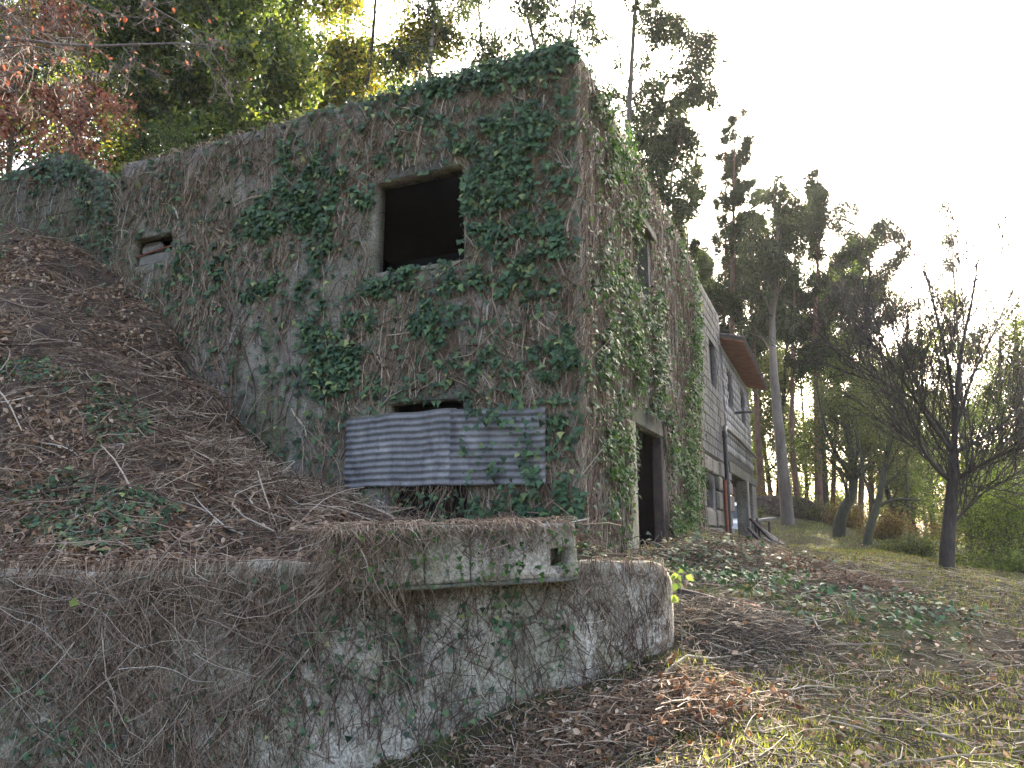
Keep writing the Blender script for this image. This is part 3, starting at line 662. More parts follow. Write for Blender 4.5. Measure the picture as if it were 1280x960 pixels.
# wall tops: stems and dead tufts along the parapet, leaves over the corner
N = 2600; u = rng.uniform(0, 8.6, N); P0 = fr_f(u, 8.08 + rng.uniform(-.05, .06, N), rng.uniform(-.22, .04, N))
dirs = unit(rng, N) * [.6, .6, .5] + [0, 0, .25]; L = rng.uniform(.06, .26, N)
tp = np.stack([P0 + dirs * (L * k)[:, None] + np.array([0, 0, -1]) * (L * k * k * .35)[:, None] for k in (0, .35, .7, 1)], 1)
u = rng.uniform(0, 14, N); P0 = fr_s(u, 8.05 + rng.uniform(-.05, .06, N), rng.uniform(-.2, .05, N)); P0[9 > 10 * rng.random(N)] += 0
tp2 = np.stack([P0 + dirs * (L * k)[:, None] for k in (0, .35, .7, 1)], 1)
V, Fq, r_ = tubes(np.concatenate([tp, tp2[u < 9.2]]), np.array([[.006, .005, .004, .002]]), 3, rng=rng)
tag(mk('parapet_stem', V, Fq, M['vine'], IV, r_), kind='stuff')
N = 1800; u = np.abs(rng.normal(0, 2.0, N)); m = u < 8.4; u = u[m]; P0 = fr_f(u, 8.1 + rng.uniform(-.1, .1, len(u)), rng.uniform(-.15, .1, len(u)))
ivy_leaves(P0, -dR, rng, .05, .1, M['ivy'], IV, 'parapet_leaf')
# twigs hanging across the low opening under the sheet
N = 160; u = rng.uniform(1.55, 2.85, N); top_ = rng.random(N) < .5; v = np.where(top_, 2.2, 1.62) + rng.uniform(-.05, .05, N); a = rng.normal(0, .5, N); L = rng.uniform(.12, .42, N); sg = np.where(top_, -1, 1)
tp = np.stack([fr_f(u + np.sin(a) * L * k, v + sg * np.cos(a) * L * k, rng.uniform(-.02, .1, N)) for k in (0, .35, .7, 1)], 1); V, Fq, r_ = tubes(tp, np.array([[.005, .004, .003, .002]]), 3, rng=rng); tag(mk('hanging_stem', V, Fq, M['vine_red'], IV, r_), kind='stuff')
k = rng.integers(0, N, 130); P = tp[k, rng.integers(1, 4, 130)] + rng.normal(0, .03, (130, 3)); ivy_leaves(P, -dR, rng, .04, .09, M['ivy'], IV, 'hanging_leaf')
# wing wall ivy
IW = empty('ivy', tuple(facade(11, 6, -.3)), label='dark ivy and moss over the broken-topped block wall at the far left', cat='ivy')
N = 60000; u = rng.uniform(8.4, 15, N); v = rng.uniform(5.2, 9.2, N); P = fr_w(u, v, 0 * u)
den = field(P, [(80,200,60,22,1.),(60,230,30,22,.5),(110,260,30,60,.6),(145,280,18,80,.9),(80,280,30,30,.5),(20,200,30,20,.6)]) * .75 + fbm(P, 2.2, 3, 5) * 2.0 - .2
m = (rng.random(N) < den * .25) & (v < wtop(u) + .1); u, v = u[m], v[m]
ivy_leaves(fr_w(u, v, rng.uniform(.03, .14, len(u))), -dR, rng, .06, .12, M['ivy'], IW)
N = 2500; u = rng.uniform(8.4, 14.5, N); v = rng.uniform(5.5, 8.6, N); m = v < wtop(u) - .3
pts = hang(fr_w, u[m], v[m], rng, .04, rng.uniform(.2, .6, m.sum()), 1, 5, .5); V, Fq, r_ = tubes(pts, np.array([[.006, .005, .004, .003, .002]]), 3, rng=rng)
tag(mk('stem', V, Fq, M['vine'], IW, r_), kind='stuff')
# vines over the low wall
def fr_r(u, v, w):       # u = x, v = z on the retaining wall's face, going over the top when v > 1.28
    u = np.asarray(u, float); v = np.asarray(v, float); w = np.asarray(w, float)
    over = np.clip(v - 1.28, 0, .4); zz = np.minimum(v, 1.28)
    k = np.clip((zz + 1.2) / 2.45, 0, 1)
    y = wall_y(u) - .12 * (1 - k) ** 1.4 - w * np.where(over > 0, .2, 1) + over
    e = np.clip((u - 1.32) / .18, 0, 1); y = y + .2 * e * e
    Q = np.stack([u, y, zz], -1); y = y + fbm(Q, 1.6, 4, 41) * .14
    z = zz + np.where(over > 0, .03 + w, 0) - .1 * e * e * (zz > 1)
    return np.stack([u, y, z], -1)
VR = empty('dead_vines', (-2, 6.2, .2), label='tangle of leafless brown vines draped over the low retaining wall in front', cat='dead vines')
N = 13000; u = rng.uniform(-5.2, 1.45, N) ; v = rng.uniform(-.5, 1.45, N)
cov = np.clip(v - 1.0, 0, .3) * 3.4 * np.interp(u, [-5, -2.2, -1.6, .5, 1.4], [1, 1, .5, .6, .9]) + np.interp(u, [-5, -2.5, -1.9, -1.2, .3, .7, 1.2, 1.45], [1.2, 1.0, .35, .05, .05, .35, .06, .8]) * np.interp(v, [-.5, .5, 1.1, 1.4], [.6, .7, 1.2, 1.5])
cov = cov * (1 + fbm(np.stack([u, v, 0 * u], 1), 1.6, 3, 81) * 3.5)
m = rng.random(N) < cov; u, v = u[m], v[m]
pts = hang(fr_r, u, v, rng, .07, rng.uniform(.12, .6, len(u)) * np.interp(u, [-2.3, -1.5], [1, .6]), -1., 6, .55); ok = pts[:, :, 0].max(1) < 1.53; pts = pts[ok]
V, Fq, r_ = tubes(pts, rng.uniform(.0016, .0042, len(pts))[:, None] * np.linspace(1.2, .5, 6), 3, rng=rng); tag(mk('stem', V, Fq, M['vine_red'], VR, r_), kind='stuff')
# arching loose stems, paler and thicker
N = 330; u = rng.uniform(-4.8, -1.0, N); v = rng.uniform(.5, 1.42, N); pts = hang(fr_r, u, v, rng, .2, rng.uniform(.5, 1.4, N), -1., 10, 1.2)
V, Fq, r_ = tubes(pts, rng.uniform(.0014, .003, N)[:, None] * np.linspace(1.2, .5, 10), 4, rnd=rng.uniform(.4, 1, N)); tag(mk('loose_stem', V, Fq, M['vine'], VR, r_), kind='stuff')
# creeping tracery on the bare pale patch
N = 700; u = rng.uniform(-2.2, 1.3, N); v = rng.uniform(-.3, .9, N); pts = hang(fr_r, u, v, rng, .012, rng.uniform(.2, .7, N), 1., 8, .4)
V, Fq, r_ = tubes(pts, rng.uniform(.002, .005, N)[:, None] * np.linspace(1.2, .5, 8), 3, rnd=rng.uniform(0, .35, N)); tag(mk('clinging_stem', V, Fq, M['vine'], VR, r_), kind='stuff')
N = 30000; u = rng.uniform(-5, 1.4, N); v = rng.uniform(-.6, 1.3, N); P = fr_r(u, v, 0 * u)
den = field(P, [(630,770,16,45,1.3),(500,820,40,60,.5),(440,780,60,70,.25),(700,800,20,40,.3),(60,860,40,60,.4),(380,870,50,60,.4),(560,760,40,30,.3),(250,900,60,40,.3),(600,920,60,40,.4),(100,930,70,30,.6)]) + np.clip(fbm(P, 3, 2, 91) - .1, 0, 1) * .5 
m = rng.random(N) < den * .22; P = fr_r(u[m], v[m], rng.uniform(.02, .09, m.sum()))
ivy_leaves(P, np.array([0, -1., 0]), rng, .025, .07, M['ivy'], VR); 
# moss and tufts on the low wall and on the beam
N = 16000; u = rng.uniform(-4.8, 1.4, N); v = rng.uniform(-.5, 1.3, N); P = fr_r(u, v, 0 * u); m = fbm(P, 1.7, 4, 95) > .17; P = fr_r(u[m], v[m], 0 * u[m])
V, Fq, r_ = leaves(P, np.array([0, -1., 0]) + rng.normal(0, .6, P.shape), rng.normal(0, 1, P.shape), rng.uniform(.012, .03, len(P)), *OVAL, rng.random(len(P)))
MS = tag(mk('moss', V, Fq, M['moss'], org=(0, 6.8, .5), rnd=r_), 'green moss cushions on the face of the low retaining wall', 'moss', kind='stuff')
# dead mat on the beam
VB = empty('dead_vines', (-.4, 6.2, 1.6), label='reddish brown dead vine mat on top of the rough concrete beam', cat='dead vines')
def fr_b(u, v, w):
    over = np.clip(v - .45, 0, .5); return fr_c(u, np.minimum(v, .45) + np.where(over > 0, w, 0) * 1., np.where(over > 0, -over, w))
N = 4200; u = rng.uniform(-.25, 1.85, N); v = np.where(rng.random(N) < .6, rng.uniform(.3, .95, N), rng.uniform(.05, .5, N)); keep = rng.random(N) < np.interp(u, [-.2, .35, .55, 1.2, 1.8], [1, .5, .03, .08, .02]) + (v > .46) * .6; u, v = u[keep], v[keep]
pts = hang(fr_b, u, v, rng, .05, rng.uniform(.1, .4, len(u)), -1, 6, .7)
V, Fq, r_ = tubes(pts, rng.uniform(.0015, .004, len(pts))[:, None] * np.linspace(1.2, .5, 6), 3, rng=rng); tag(mk('stem', V, Fq, M['vine_red'], VB, r_), kind='stuff')
N = 1500; u = rng.uniform(-.3, 1.6, N); P0 = fr_c(u, .46 + 0 * u, -rng.uniform(-.03, .4, N)); d = unit(rng, N) * [.8, .6, .5] + [0, -.2, .3]; L = rng.uniform(.05, .22, N)
tp = np.stack([P0 + d * (L * k)[:, None] - np.array([0, 0, 1]) * (L * k * k * .8)[:, None] for k in (0, .33, .66, 1)], 1); V, Fq, r_ = tubes(tp, np.array([[.0035, .003, .0025, .0015]]), 3, rng=rng)
tag(mk('tuft', V, Fq, M['vine_red'], VB, r_), kind='stuff')
N = 320; u = rng.uniform(-.2, 1.9, N); v = rng.uniform(0, .46, N); m = rng.random(N) < np.interp(u, [-.2, .3, .6, 1., 1.4], [1, 1, .3, .3, .6]); P = fr_b(u[m], v[m], rng.uniform(.02, .06, m.sum()))
ivy_leaves(P, np.array([0, -1., 0]), rng, .025, .06, M['ivy_bright'], VB)
P = at(425, 680, 6.3) + rng.normal(0, .09, (16, 3)) * [1, .5, .6]; ivy_leaves(P, np.array([0, -1., .3]), rng, .07, .12, M['ivy_bright'], VB, 'large_leaf')

# ------------------------------------------------------------------ litter, sticks and brush on the ground and bank
def bnormal(x, y, f):
    e = .08; gx_ = (f(x + e, y) - f(x - e, y)) / (2 * e); gy_ = (f(x, y + e) - f(x, y - e)) / (2 * e)
    n = np.stack([-gx_, -gy_, np.ones_like(gx_)], 1); return n / np.linalg.norm(n, axis=1, keepdims=True)
def samp_bank(N, near=.6):
    x = rng.uniform(-12, .9, N * 3); y = 6.45 + rng.random(N * 3) ** 1.15 * 9
    px, py = proj(np.stack([x, y, bz(x, y)], 1)); m = on_bank(x, y) & (px > -40) & (rng.random(N * 3) < np.clip(9.5 / y, 0, 1) ** 1.5)
    return x[m][:N], y[m][:N]
def scatter(x, y, f, n_, rng, smin, smax, T, lift, tilt, rn=None):
    P = np.stack([x, y, f(x, y) + lift], 1); nor = n_ + rng.normal(0, tilt, P.shape)
    return leaves(P, nor, rng.normal(0, 1, P.shape), rng.uniform(smin, smax, len(x)), T[0], T[1], rng.random(len(x)) if rn is None else rn)
x, y = samp_bank(46000); cl = vnoise(np.stack([x, y, 0 * x], 1), 1.3, 101) + .6 * (vnoise(np.stack([x, y, 0 * x], 1), 4, 102) - .5)
m = rng.random(len(x)) < np.clip(cl * 2.2 - .7, .05, 1); x, y = x[m], y[m]; nb = bnormal(x, y, bz)
V, Fq, r_ = scatter(x, y, bz, nb, rng, .035, .10, OAK, rng.uniform(.0, .06, len(x)), .6)
tag(mk('leaf_litter', V, Fq, M['litter'], rnd=r_), 'fallen brown leaves lying over the steep earth bank', 'fallen leaves', kind='stuff')
def sticks(x, y, f, n_, rng, L, rad, K=4, lift=.02, arch=.1, wob=.18):
    N = len(x); d = rng.normal(0, 1, (N, 3)); d -= (d * n_).sum(1, keepdims=True) * n_; d /= np.linalg.norm(d, axis=1, keepdims=True)
    d += n_ * rng.normal(.05, .12, N)[:, None]; b = np.cross(n_, d); P0 = np.stack([x, y, f(x, y) + lift], 1); pts = []
    w1 = rng.normal(0, wob, N)
    for k in range(K):
        q = k / (K - 1) - .5
        pts.append(P0 + d * (L * q)[:, None] + b * (L * w1 * (q * q * 4))[:, None] + n_ * (np.abs(arch) * L * (.25 - q * q))[:, None])
    pts = np.stack(pts, 1); zf = f(pts[..., 0].ravel(), pts[..., 1].ravel()).reshape(N, K); pts[..., 2] = np.maximum(pts[..., 2], zf + .004)
    return tubes(pts, rad[:, None] * np.linspace(1, .55, K), 3, rng=rng)
x, y = samp_bank(12500); nb = bnormal(x, y, bz)
V, Fq, r_ = sticks(x, y, bz, nb, rng, rng.uniform(.08, .5, len(x)), rng.uniform(.0015, .0045, len(x)), 4, rng.uniform(.01, .07, len(x)), .25, .3)
tag(mk('dead_stems', V, Fq, M['vine_red'], rnd=r_), 'tangled dead brown stems matted over the earth bank', 'dead stems', kind='stuff')
x, y = samp_bank(700); nb = bnormal(x, y, bz)
V, Fq, r_ = sticks(x, y, bz, nb, rng, rng.uniform(.3, 1.1, len(x)), rng.uniform(.004, .011, len(x)), 6, rng.uniform(.03, .1, len(x)), .3, .35)
tag(mk('dead_branches', V, Fq, M['vine'], rnd=r_ ** 1.5), 'loose dead branches caught in the litter of the earth bank', 'dead branches', kind='stuff')
x, y = samp_bank(30000); cl = vnoise(np.stack([x, y, 0 * x], 1), 1.1, 111) + .5 * (vnoise(np.stack([x, y, 0 * x], 1), 5, 112) - .5); m = cl > .66; x, y = x[m], y[m]
V, Fq, r_ = scatter(x, y, bz, bnormal(x, y, bz), rng, .03, .085, IVY, rng.uniform(.02, .1, len(x)), .5)
tag(mk('ivy_ground_cover', V, Fq, M['ivy'], rnd=r_), 'small green ivy patches growing among the leaves on the earth bank', 'ivy', kind='stuff')
x, y = samp_bank(22000); cl = vnoise(np.stack([x, y, 0 * x], 1), .9, 121) + .5 * (vnoise(np.stack([x, y, 0 * x], 1), 4, 122) - .5); m = cl > .72; x, y = x[m], y[m]
V, Fq, r_ = scatter(x, y, bz, bnormal(x, y, bz), rng, .02, .05, OVAL, rng.uniform(.0, .03, len(x)), .8)
tag(mk('moss', V, Fq, M['moss'], rnd=r_), 'mossy tufts between the leaves on the earth bank', 'moss', kind='stuff')
# longer sticks lying on the bank
for k, (x0, y0, x1, y1, D0, D1, lab) in enumerate([(5,400,32,500,8.5,8,'grey bare stick leaning at the left edge of the bank'),(165,640,128,540,7.5,8,'thin upright stick in the middle of the bank'),(195,475,230,465,10,10.2,'short pale stick high on the bank')]):
    a, b = at(x0, y0, D0), at(x1, y1, D1)
    for p in (a, b): p[2] = max(float(bz(np.array([p[0]]), np.array([p[1]]))[0]) + .03, min(p[2], float(bz(np.array([p[0]]), np.array([p[1]]))[0]) + .25))
    pts = [a + (b - a) * f + np.array([0, 0, .06 * math.sin(f * 3)]) for f in (0, .3, .6, 1)]
    V, Fq, r_ = tubes([pts], np.array([[.012, .01, .009, .006]]), 5, rnd=np.array([.9])); tag(mk('stick', V, Fq, M['vine'], org=a, rnd=r_), lab, 'stick')
# ground
def samp_ground(N, y0=3.2, y1=16, p=1.3):
    M_ = N * 3; y = y0 + rng.random(M_) ** p * (y1 - y0); x = rng.uniform(-1.5, 1, M_) * y * .1 + rng.uniform(-.45, .78, M_) * y
    s, t = loc2(x, y); m = ~((s > -.05) & (t > -.1)) & ~((x < 1.5) & (y > wall_y(x) - .05)) ; return x[m][:N], y[m][:N]
x, y = samp_ground(80000, 3.6, 38, 2.1)
Q = np.stack([x, y, 0 * x], 1); gden = vnoise(Q, .8, 131) * .9 + .5 * (vnoise(Q, 3, 132) - .5) + np.where(y < 6.9, .36, -.02) + np.where(x > 5, .15, 0)
m = gden > .46; x, y = x[m], y[m]; N = len(x); P = np.stack([x, y, gz(x, y) - .005], 1)
tipv = np.array([0, 0, 1.]) + rng.normal(0, .55, (N, 3)); nor = rng.normal(0, 1, (N, 3)) * [1, 1, .2]
V, Fq, r_ = leaves(P, nor, tipv, rng.uniform(.02, .065, N) * (1 + y * .04), BLADE[0] * [2.2, 1, 1], BLADE[1], np.clip(rng.random(N) * .7 + vnoise(np.stack([x, y, 0 * x], 1), .7, 7) * .4, 0, 1))
tag(mk('grass', V, Fq, M['grass'], rnd=r_), 'short yellow-green grass growing through the cut brush on the sunny ground', 'grass', kind='stuff')
x, y = samp_ground(36000, 3.4, 34, 1.9); cl = vnoise(np.stack([x, y, 0 * x], 1), 1.2, 141); m = (rng.random(len(x)) < .25 + cl * .6) ; x, y = x[m], y[m]; ng = bnormal(x, y, gz)
V, Fq, r_ = scatter(x, y, gz, ng, rng, .025, .075, OAK, rng.uniform(.0, .035, len(x)), .5)
tag(mk('fallen_leaves', V, Fq, M['litter'], rnd=r_), 'brown fallen leaves scattered over the open ground', 'fallen leaves', kind='stuff')
x, y = samp_ground(22000, 3.4, 19, 1.4); cl = vnoise(np.stack([x, y, 0 * x], 1), .9, 151); m = rng.random(len(x)) < .3 + cl; x, y = x[m], y[m]; ng = bnormal(x, y, gz)
V, Fq, r_ = sticks(x, y, gz, ng, rng, rng.uniform(.06, .5, len(x)) * rng.uniform(.5, 1, len(x)), rng.uniform(.0018, .0055, len(x)), 3, rng.uniform(.005, .05, len(x)), .18, .2)
tag(mk('cut_stems', V, Fq, M['straw'], rnd=r_), 'thin cut grey and straw stems strewn over the ground', 'cut stems', kind='stuff')
x, y = samp_ground(60000, 5, 17, 1.2); fl = field(np.stack([x, y, gz(x, y)], 1), [(900,715,70,22,1.2),(960,735,60,22,1),(1150,775,75,28,1.),(1060,745,60,14,.5),(1010,770,60,22,.6),(870,700,40,18,1.3),(700,880,60,40,.15),(890,790,40,15,.3)])
fl = fl + fbm(np.stack([x, y, 0 * x], 1), 2.5, 3, 161) * .8; m = rng.random(len(x)) < np.clip(fl - .22, 0, 1) * .35; x, y = x[m], y[m]
V, Fq, r_ = scatter(x, y, gz, bnormal(x, y, gz), rng, .03, .085, IVY, rng.uniform(.01, .1, len(x)), .6, rng.uniform(.2, .97, len(x)))
tag(mk('ivy_clippings', V, Fq, M['ivy'], rnd=r_), 'green ivy cuttings lying on the ground in front of the side wall', 'ivy cuttings', kind='stuff')
# brush heap along the wall
N = 5200; a = rng.normal(0, 1, (N, 2)); hx = 3.1 + a[:, 0] * .55 + rng.uniform(-.9, 1.1, N); t0 = rng.uniform(0, 1, N)
hx = 2.35 + t0 * 2.4 + rng.normal(0, .22, N); hy = 10.4 + t0 * 1.7 + rng.normal(0, .38, N); hgt = np.exp(-((t0 - .45) / .5) ** 2)
zz = gz(hx, hy) + rng.random(N) * .42 * hgt * np.exp(-((hy - 10.4 - t0 * 1.7) / .5) ** 2)
HP = empty('brush_heap', (3.4, 11, 1.0), label='heap of cut brown vines and leaves raked up before the doorway', cat='brush heap')
d = unit(rng, N) * [1, 1, .45]; L = rng.uniform(.1, .55, N); P0 = np.stack([hx, hy, zz], 1)
tp = np.stack([P0 + d * (L * (k - .5))[:, None] + np.array([0, 0, 1]) * (L * .25 * (.25 - (k - .5) ** 2))[:, None] for k in (0, .33, .66, 1)], 1)
V, Fq, r_ = tubes(tp, rng.uniform(.002, .006, N)[:, None] * np.array([1, 1, .8, .5]), 3, rng=rng); tag(mk('stem', V, Fq, M['vine_red'], HP, r_), kind='stuff')
k = rng.integers(0, N, 2600); P = P0[k] + rng.normal(0, .05, (2600, 3)) + [0, 0, .04]; gl = rng.random(2600) < np.clip(1.1 - t0[k], .25, .9)
ivy_leaves(P[gl], np.array([0, -.5, .8]), rng, .05, .1, M['ivy'], HP)
V, Fq, r_ = leaves(P[~gl], rng.normal(0, 1, P[~gl].shape) + [0, 0, .6], rng.normal(0, 1, P[~gl].shape), rng.uniform(.04, .09, (~gl).sum()), OAK[0], OAK[1], rng.random((~gl).sum())); tag(mk('dry_leaf', V, Fq, M['litter'], HP, r_), kind='stuff')
V, Fq, r_ = None, None, None
# moundlet of grey brush at the wall end
def pile(name, cx, cy_, rx, ry, h, N, mats, label, Lr=(.1, .45), leafm=None, nl_=0):
    o = empty(name, (cx, cy_, float(gz(np.array([cx]), np.array([cy_]))[0])), label=label, cat='brush')
    a = rng.normal(0, .5, (N, 2)); x = cx + a[:, 0] * rx; y = cy_ + a[:, 1] * ry; z = gz(x, y) + rng.random(N) * h * np.exp(-(a ** 2).sum(1))
    d = unit(rng, N) * [1, 1, .4]; L = rng.uniform(*Lr, N); P0 = np.stack([x, y, z], 1)
    tp = np.stack([P0 + d * (L * (k - .5))[:, None] + np.array([0, 0, 1]) * (L * .2 * (.25 - (k - .5) ** 2))[:, None] for k in (0, .33, .66, 1)], 1)
    V, Fq, r_ = tubes(tp, rng.uniform(.0015, .0045, N)[:, None] * np.array([1, 1, .8, .5]), 3, rng=rng); tag(mk('stem', V, Fq, mats, o, r_), kind='stuff')
    if nl_:
        k = rng.integers(0, N, nl_); P = P0[k] + [0, 0, .02]; V, Fq, r_ = leaves(P, rng.normal(0, 1, P.shape) + [0, 0, .6], rng.normal(0, 1, P.shape), rng.uniform(.03, .08, nl_), OAK[0], OAK[1], rng.random(nl_)); tag(mk('dry_leaf', V, Fq, leafm, o, r_), kind='stuff')
    return o
pile('brush', 2.2, 7.5, .8, .5, .2, 2600, M['straw'], 'grey cut twigs piled beside the rounded end of the low wall', leafm=M['litter'], nl_=160)
pile('brush', .8, 6.2, 1.3, .5, .18, 2400, M['vine_red'], 'brown twigs and leaves banked against the foot of the low wall', leafm=M['litter'], nl_=1300)
pile('brush', 4.3, 9.4, .6, .4, .22, 900, M['vine_red'], 'small dark clump of uprooted roots on the open ground', leafm=M['litter'], nl_=200)
pile('brush', -3.2, 10.2, 1.1, .8, .3, 10, M['vine'], 'few stems by the dark hollow under the front wall')
# heap of stems in the hollow between bank and front wall
N = 2600; x = rng.normal(-3.0, .8, N); y = rng.normal(9.1, .6, N); m = on_bank(x, y); x, y = x[m], y[m]; z = bz(x, y) + rng.random(len(x)) * .28; d = unit(rng, len(x)) * [1, .8, .6]; L = rng.uniform(.15, .7, len(x)); P0 = np.stack([x, y, z], 1)
tp = np.stack([P0 + d * (L * (k - .5))[:, None] for k in (0, .33, .66, 1)], 1); V, Fq, r_ = tubes(tp, rng.uniform(.003, .007, len(x))[:, None] * np.array([1, 1, .8, .5]), 3, rng=rng)
tag(mk('brush', V, Fq, M['vine_red'], rnd=r_, org=(-3, 9.1, 1.7)), 'dark tangle of dead stems in the hollow between bank and front wall', 'brush', kind='stuff')
# single sticks on the open ground
random.seed(8)
def gp(px, py):       # ground point seen at an image place
    r = ray(px, py); r = r / r[1]; Ds = np.linspace(3, 60, 1500); P = r[None] * Ds[:, None] + [0, 0, EYE]; g = gz(P[:, 0], P[:, 1], False); k = np.argmax(P[:, 2] < g); return P[k]
SL = [(830,850,1000,800),(1035,905,1120,935),(1100,900,1190,908),(1105,962,1280,940),(1025,808,1125,812),(1160,920,1230,940),(1010,770,1035,800),(995,838,1012,820),(770,905,860,945),(700,925,740,905),(1120,885,1200,935),(960,870,1060,862),(640,955,700,935)]
for i, q in enumerate(SL):
    a, b = gp(q[0], q[1]), gp(q[2], q[3]); n_ = 7; pts = []
    for k in range(n_):
        f = k / (n_ - 1); p = a + (b - a) * f; p = p + np.array([rg.normal() * .012, rg.normal() * .012, 0]); p[2] = float(gz(p[:1], p[1:2])[0]) + .018 + .02 * math.sin(f * 3); pts.append(p)
    V, Fq, r_ = tubes([pts], (np.linspace(.013, .005, n_) * random.uniform(.7, 1.2))[None], 5, rnd=np.array([random.uniform(.55, 1)]))
    look = ['pale grey', 'brown', 'thin grey', 'long straight', 'dark'][i % 5]
    where = ['near the low wall', 'across the sunny grass', 'beside another stick on the sunny grass', 'at the lower right corner', 'on the shaded ground', 'at the right foreground', 'pointing at the bare tree', 'short and stout mid ground', 'in the bottom centre leaf litter', 'in the brown leaves by the wall foot', 'crossing the yellow grass', 'behind the sunny patch', 'at the very bottom edge'][i]
    tag(mk('stick', V, Fq, M['straw'], org=pts[0], rnd=r_), f'{look} fallen stick lying {where}', 'stick', 'fallen sticks on the ground')
# plank with a rusty end
a, b = gp(848, 744), gp(925, 765); a[2] += .05; b[2] += .06
def beam_between(name, a, b, w, h, mat, parent=None, **k):
    a = np.asarray(a, float); b = np.asarray(b, float); d = b - a; L = np.linalg.norm(d); d /= L; s = np.cross(d, [0, 0, 1.]); s /= np.linalg.norm(s); u = np.cross(s, d)
    fr = lambda x, y, z: a + d * x + s * y + u * z
    V, Fq = chips(0, L, -w / 2, w / 2, -h / 2, h / 2, fr, rg, min(w, h) * .12); o = mk(name, V, Fq, mat, parent, org=None if parent else a)
    if k: tag(o, **k)
    return o
PK = empty('plank', tuple(a), label='dark charred plank with a rusty end lying on the ground before the heap', cat='plank')
beam_between('board', a, b, .1, .06, M['wood_dark'], PK); beam_between('rusty_bracket', b + (b - a) * .002, b + (b - a) / np.linalg.norm(b - a) * .2 + [0, 0, .015], .16, .08, M['rust'], PK)
# timber and rubbish at the far end of the house
def sp(px, py, D): return at(px, py, D)
for i, (q, w, h, mt, lab) in enumerate([
  (((938,648,25.5),(975,686,24.5)), .12, .08, 'wood_dark', 'dark pole sliding off the timber pile by the garage pillar'),
  (((944,655,26),(985,684,25.2)), .14, .05, 'wood_old', 'grey board on top of the timber pile at the house end'),
  (((950,664,25.6),(978,680,24.8)), .2, .04, 'wood_pale', 'pale flat board at the right of the timber pile'),
  (((936,660,25),(958,684,24.2)), .12, .07, 'wood_dark', 'short dark beam leaning at the left of the timber pile'),
  (((941,670,25),(968,688,24.3)), .1, .08, 'wood_old', 'weathered grey stick at the foot of the timber pile'),
  (((946,648,25.4),(952,686,25)), .07, .07, 'pipe', 'thin black rod standing in the timber pile'),
  (((955,672,24.9),(984,688,24.2)), .22, .03, 'wood_pale', 'broken pale plank lying lowest in the timber pile')]):
    beam_between('timber', sp(*q[0]), sp(*q[1]), w, h, M[mt], label=lab, cat='timber', group='timber pile at the house end')
TB = empty('work_bench', tuple(at(950, 690, 26)), label='small weathered bench top behind the timber pile', cat='bench')
beam_between('bench_top', at(940, 651, 26), at(965, 648, 26.3), .5, .07, M['wood_old'], TB)
for q in ((944, 26.1), (961, 26.2)): 
    a = at(q[0], 652, q[1]); b = a.copy(); b[2] = .95; beam_between('leg', a, b + [.001, .001, 0], .07, .07, M['wood_dark'], TB)
# white van under the open end of the garage
vc = CORN + dL * 1.75 + dR * 28.2; vc[2] = .98
VN = empty('parked_van', tuple(vc), label='white van seen through the garage opening at the far end of the house', cat='van')
def frv(x, y, z):      # x right, y forward away, z up
    return vc - dL * x + dR * y + np.array([0, 0, z])
prof = [(-2.2,.35),(-2.25,.75),(-2.15,1.0),(-1.5,1.15),(-.85,1.85),(-.5,1.97),(2.1,1.97),(2.25,1.7),(2.28,.4)]
V = np.array([frv(x * w, y + .0, z) for w in (-.0,) for x in (1,) for y, z in [(0, 0)]])
L = [frv(-.88, y, z) for y, z in prof] + [frv(.88, y, z) for y, z in prof]; n = len(prof)
Fq = [list(range(n)), list(range(2 * n - 1, n - 1, -1))] + [[i, i + n, (i + 1) % n + n, (i + 1) % n] for i in range(n)]
vb = mk('body', np.array(L), Fq, M['white'], VN)
def vq(name, q, mat, par=VN): return mk(name, np.array([frv(*p) for p in q]), [list(range(len(q)))], mat, par)
vq('windscreen', [(-.78,-1.47,1.22),(.78,-1.47,1.22),(.7,-.92,1.81),(-.7,-.92,1.81)], M['glass'])
for sx in (-1, 1):
    vq('side_window', [(sx*.885,-1.1,1.25),(sx*.885,-.1,1.25),(sx*.885,-.1,1.75),(sx*.885,-.75,1.75)], M['glass'])
    vq('headlight', [(sx*.82,-2.246,.72),(sx*.5,-2.246,.72),(sx*.5,-2.19,.92),(sx*.82,-2.19,.92)], M['lens'])
    for yy in (-1.45, 1.5):
        a = np.array([[frv(sx * .72, yy, .33), frv(sx * .9, yy, .33)]]); V, Fq, r_ = tubes(a, np.full((1, 2), .33), 16); wh = mk('wheel', V, Fq, M['rubber'], VN)
        V, Fq, r_ = tubes(np.array([[frv(sx * .895, yy, .33), frv(sx * .91, yy, .33)]]), np.full((1, 2), .2), 12); mk('rim', V, Fq, M['zinc'], wh)
mk('bumper', *box_vf(-.86, .86, -2.33, -2.2, .35, .6, frv)[:2], M['rubber'], VN)
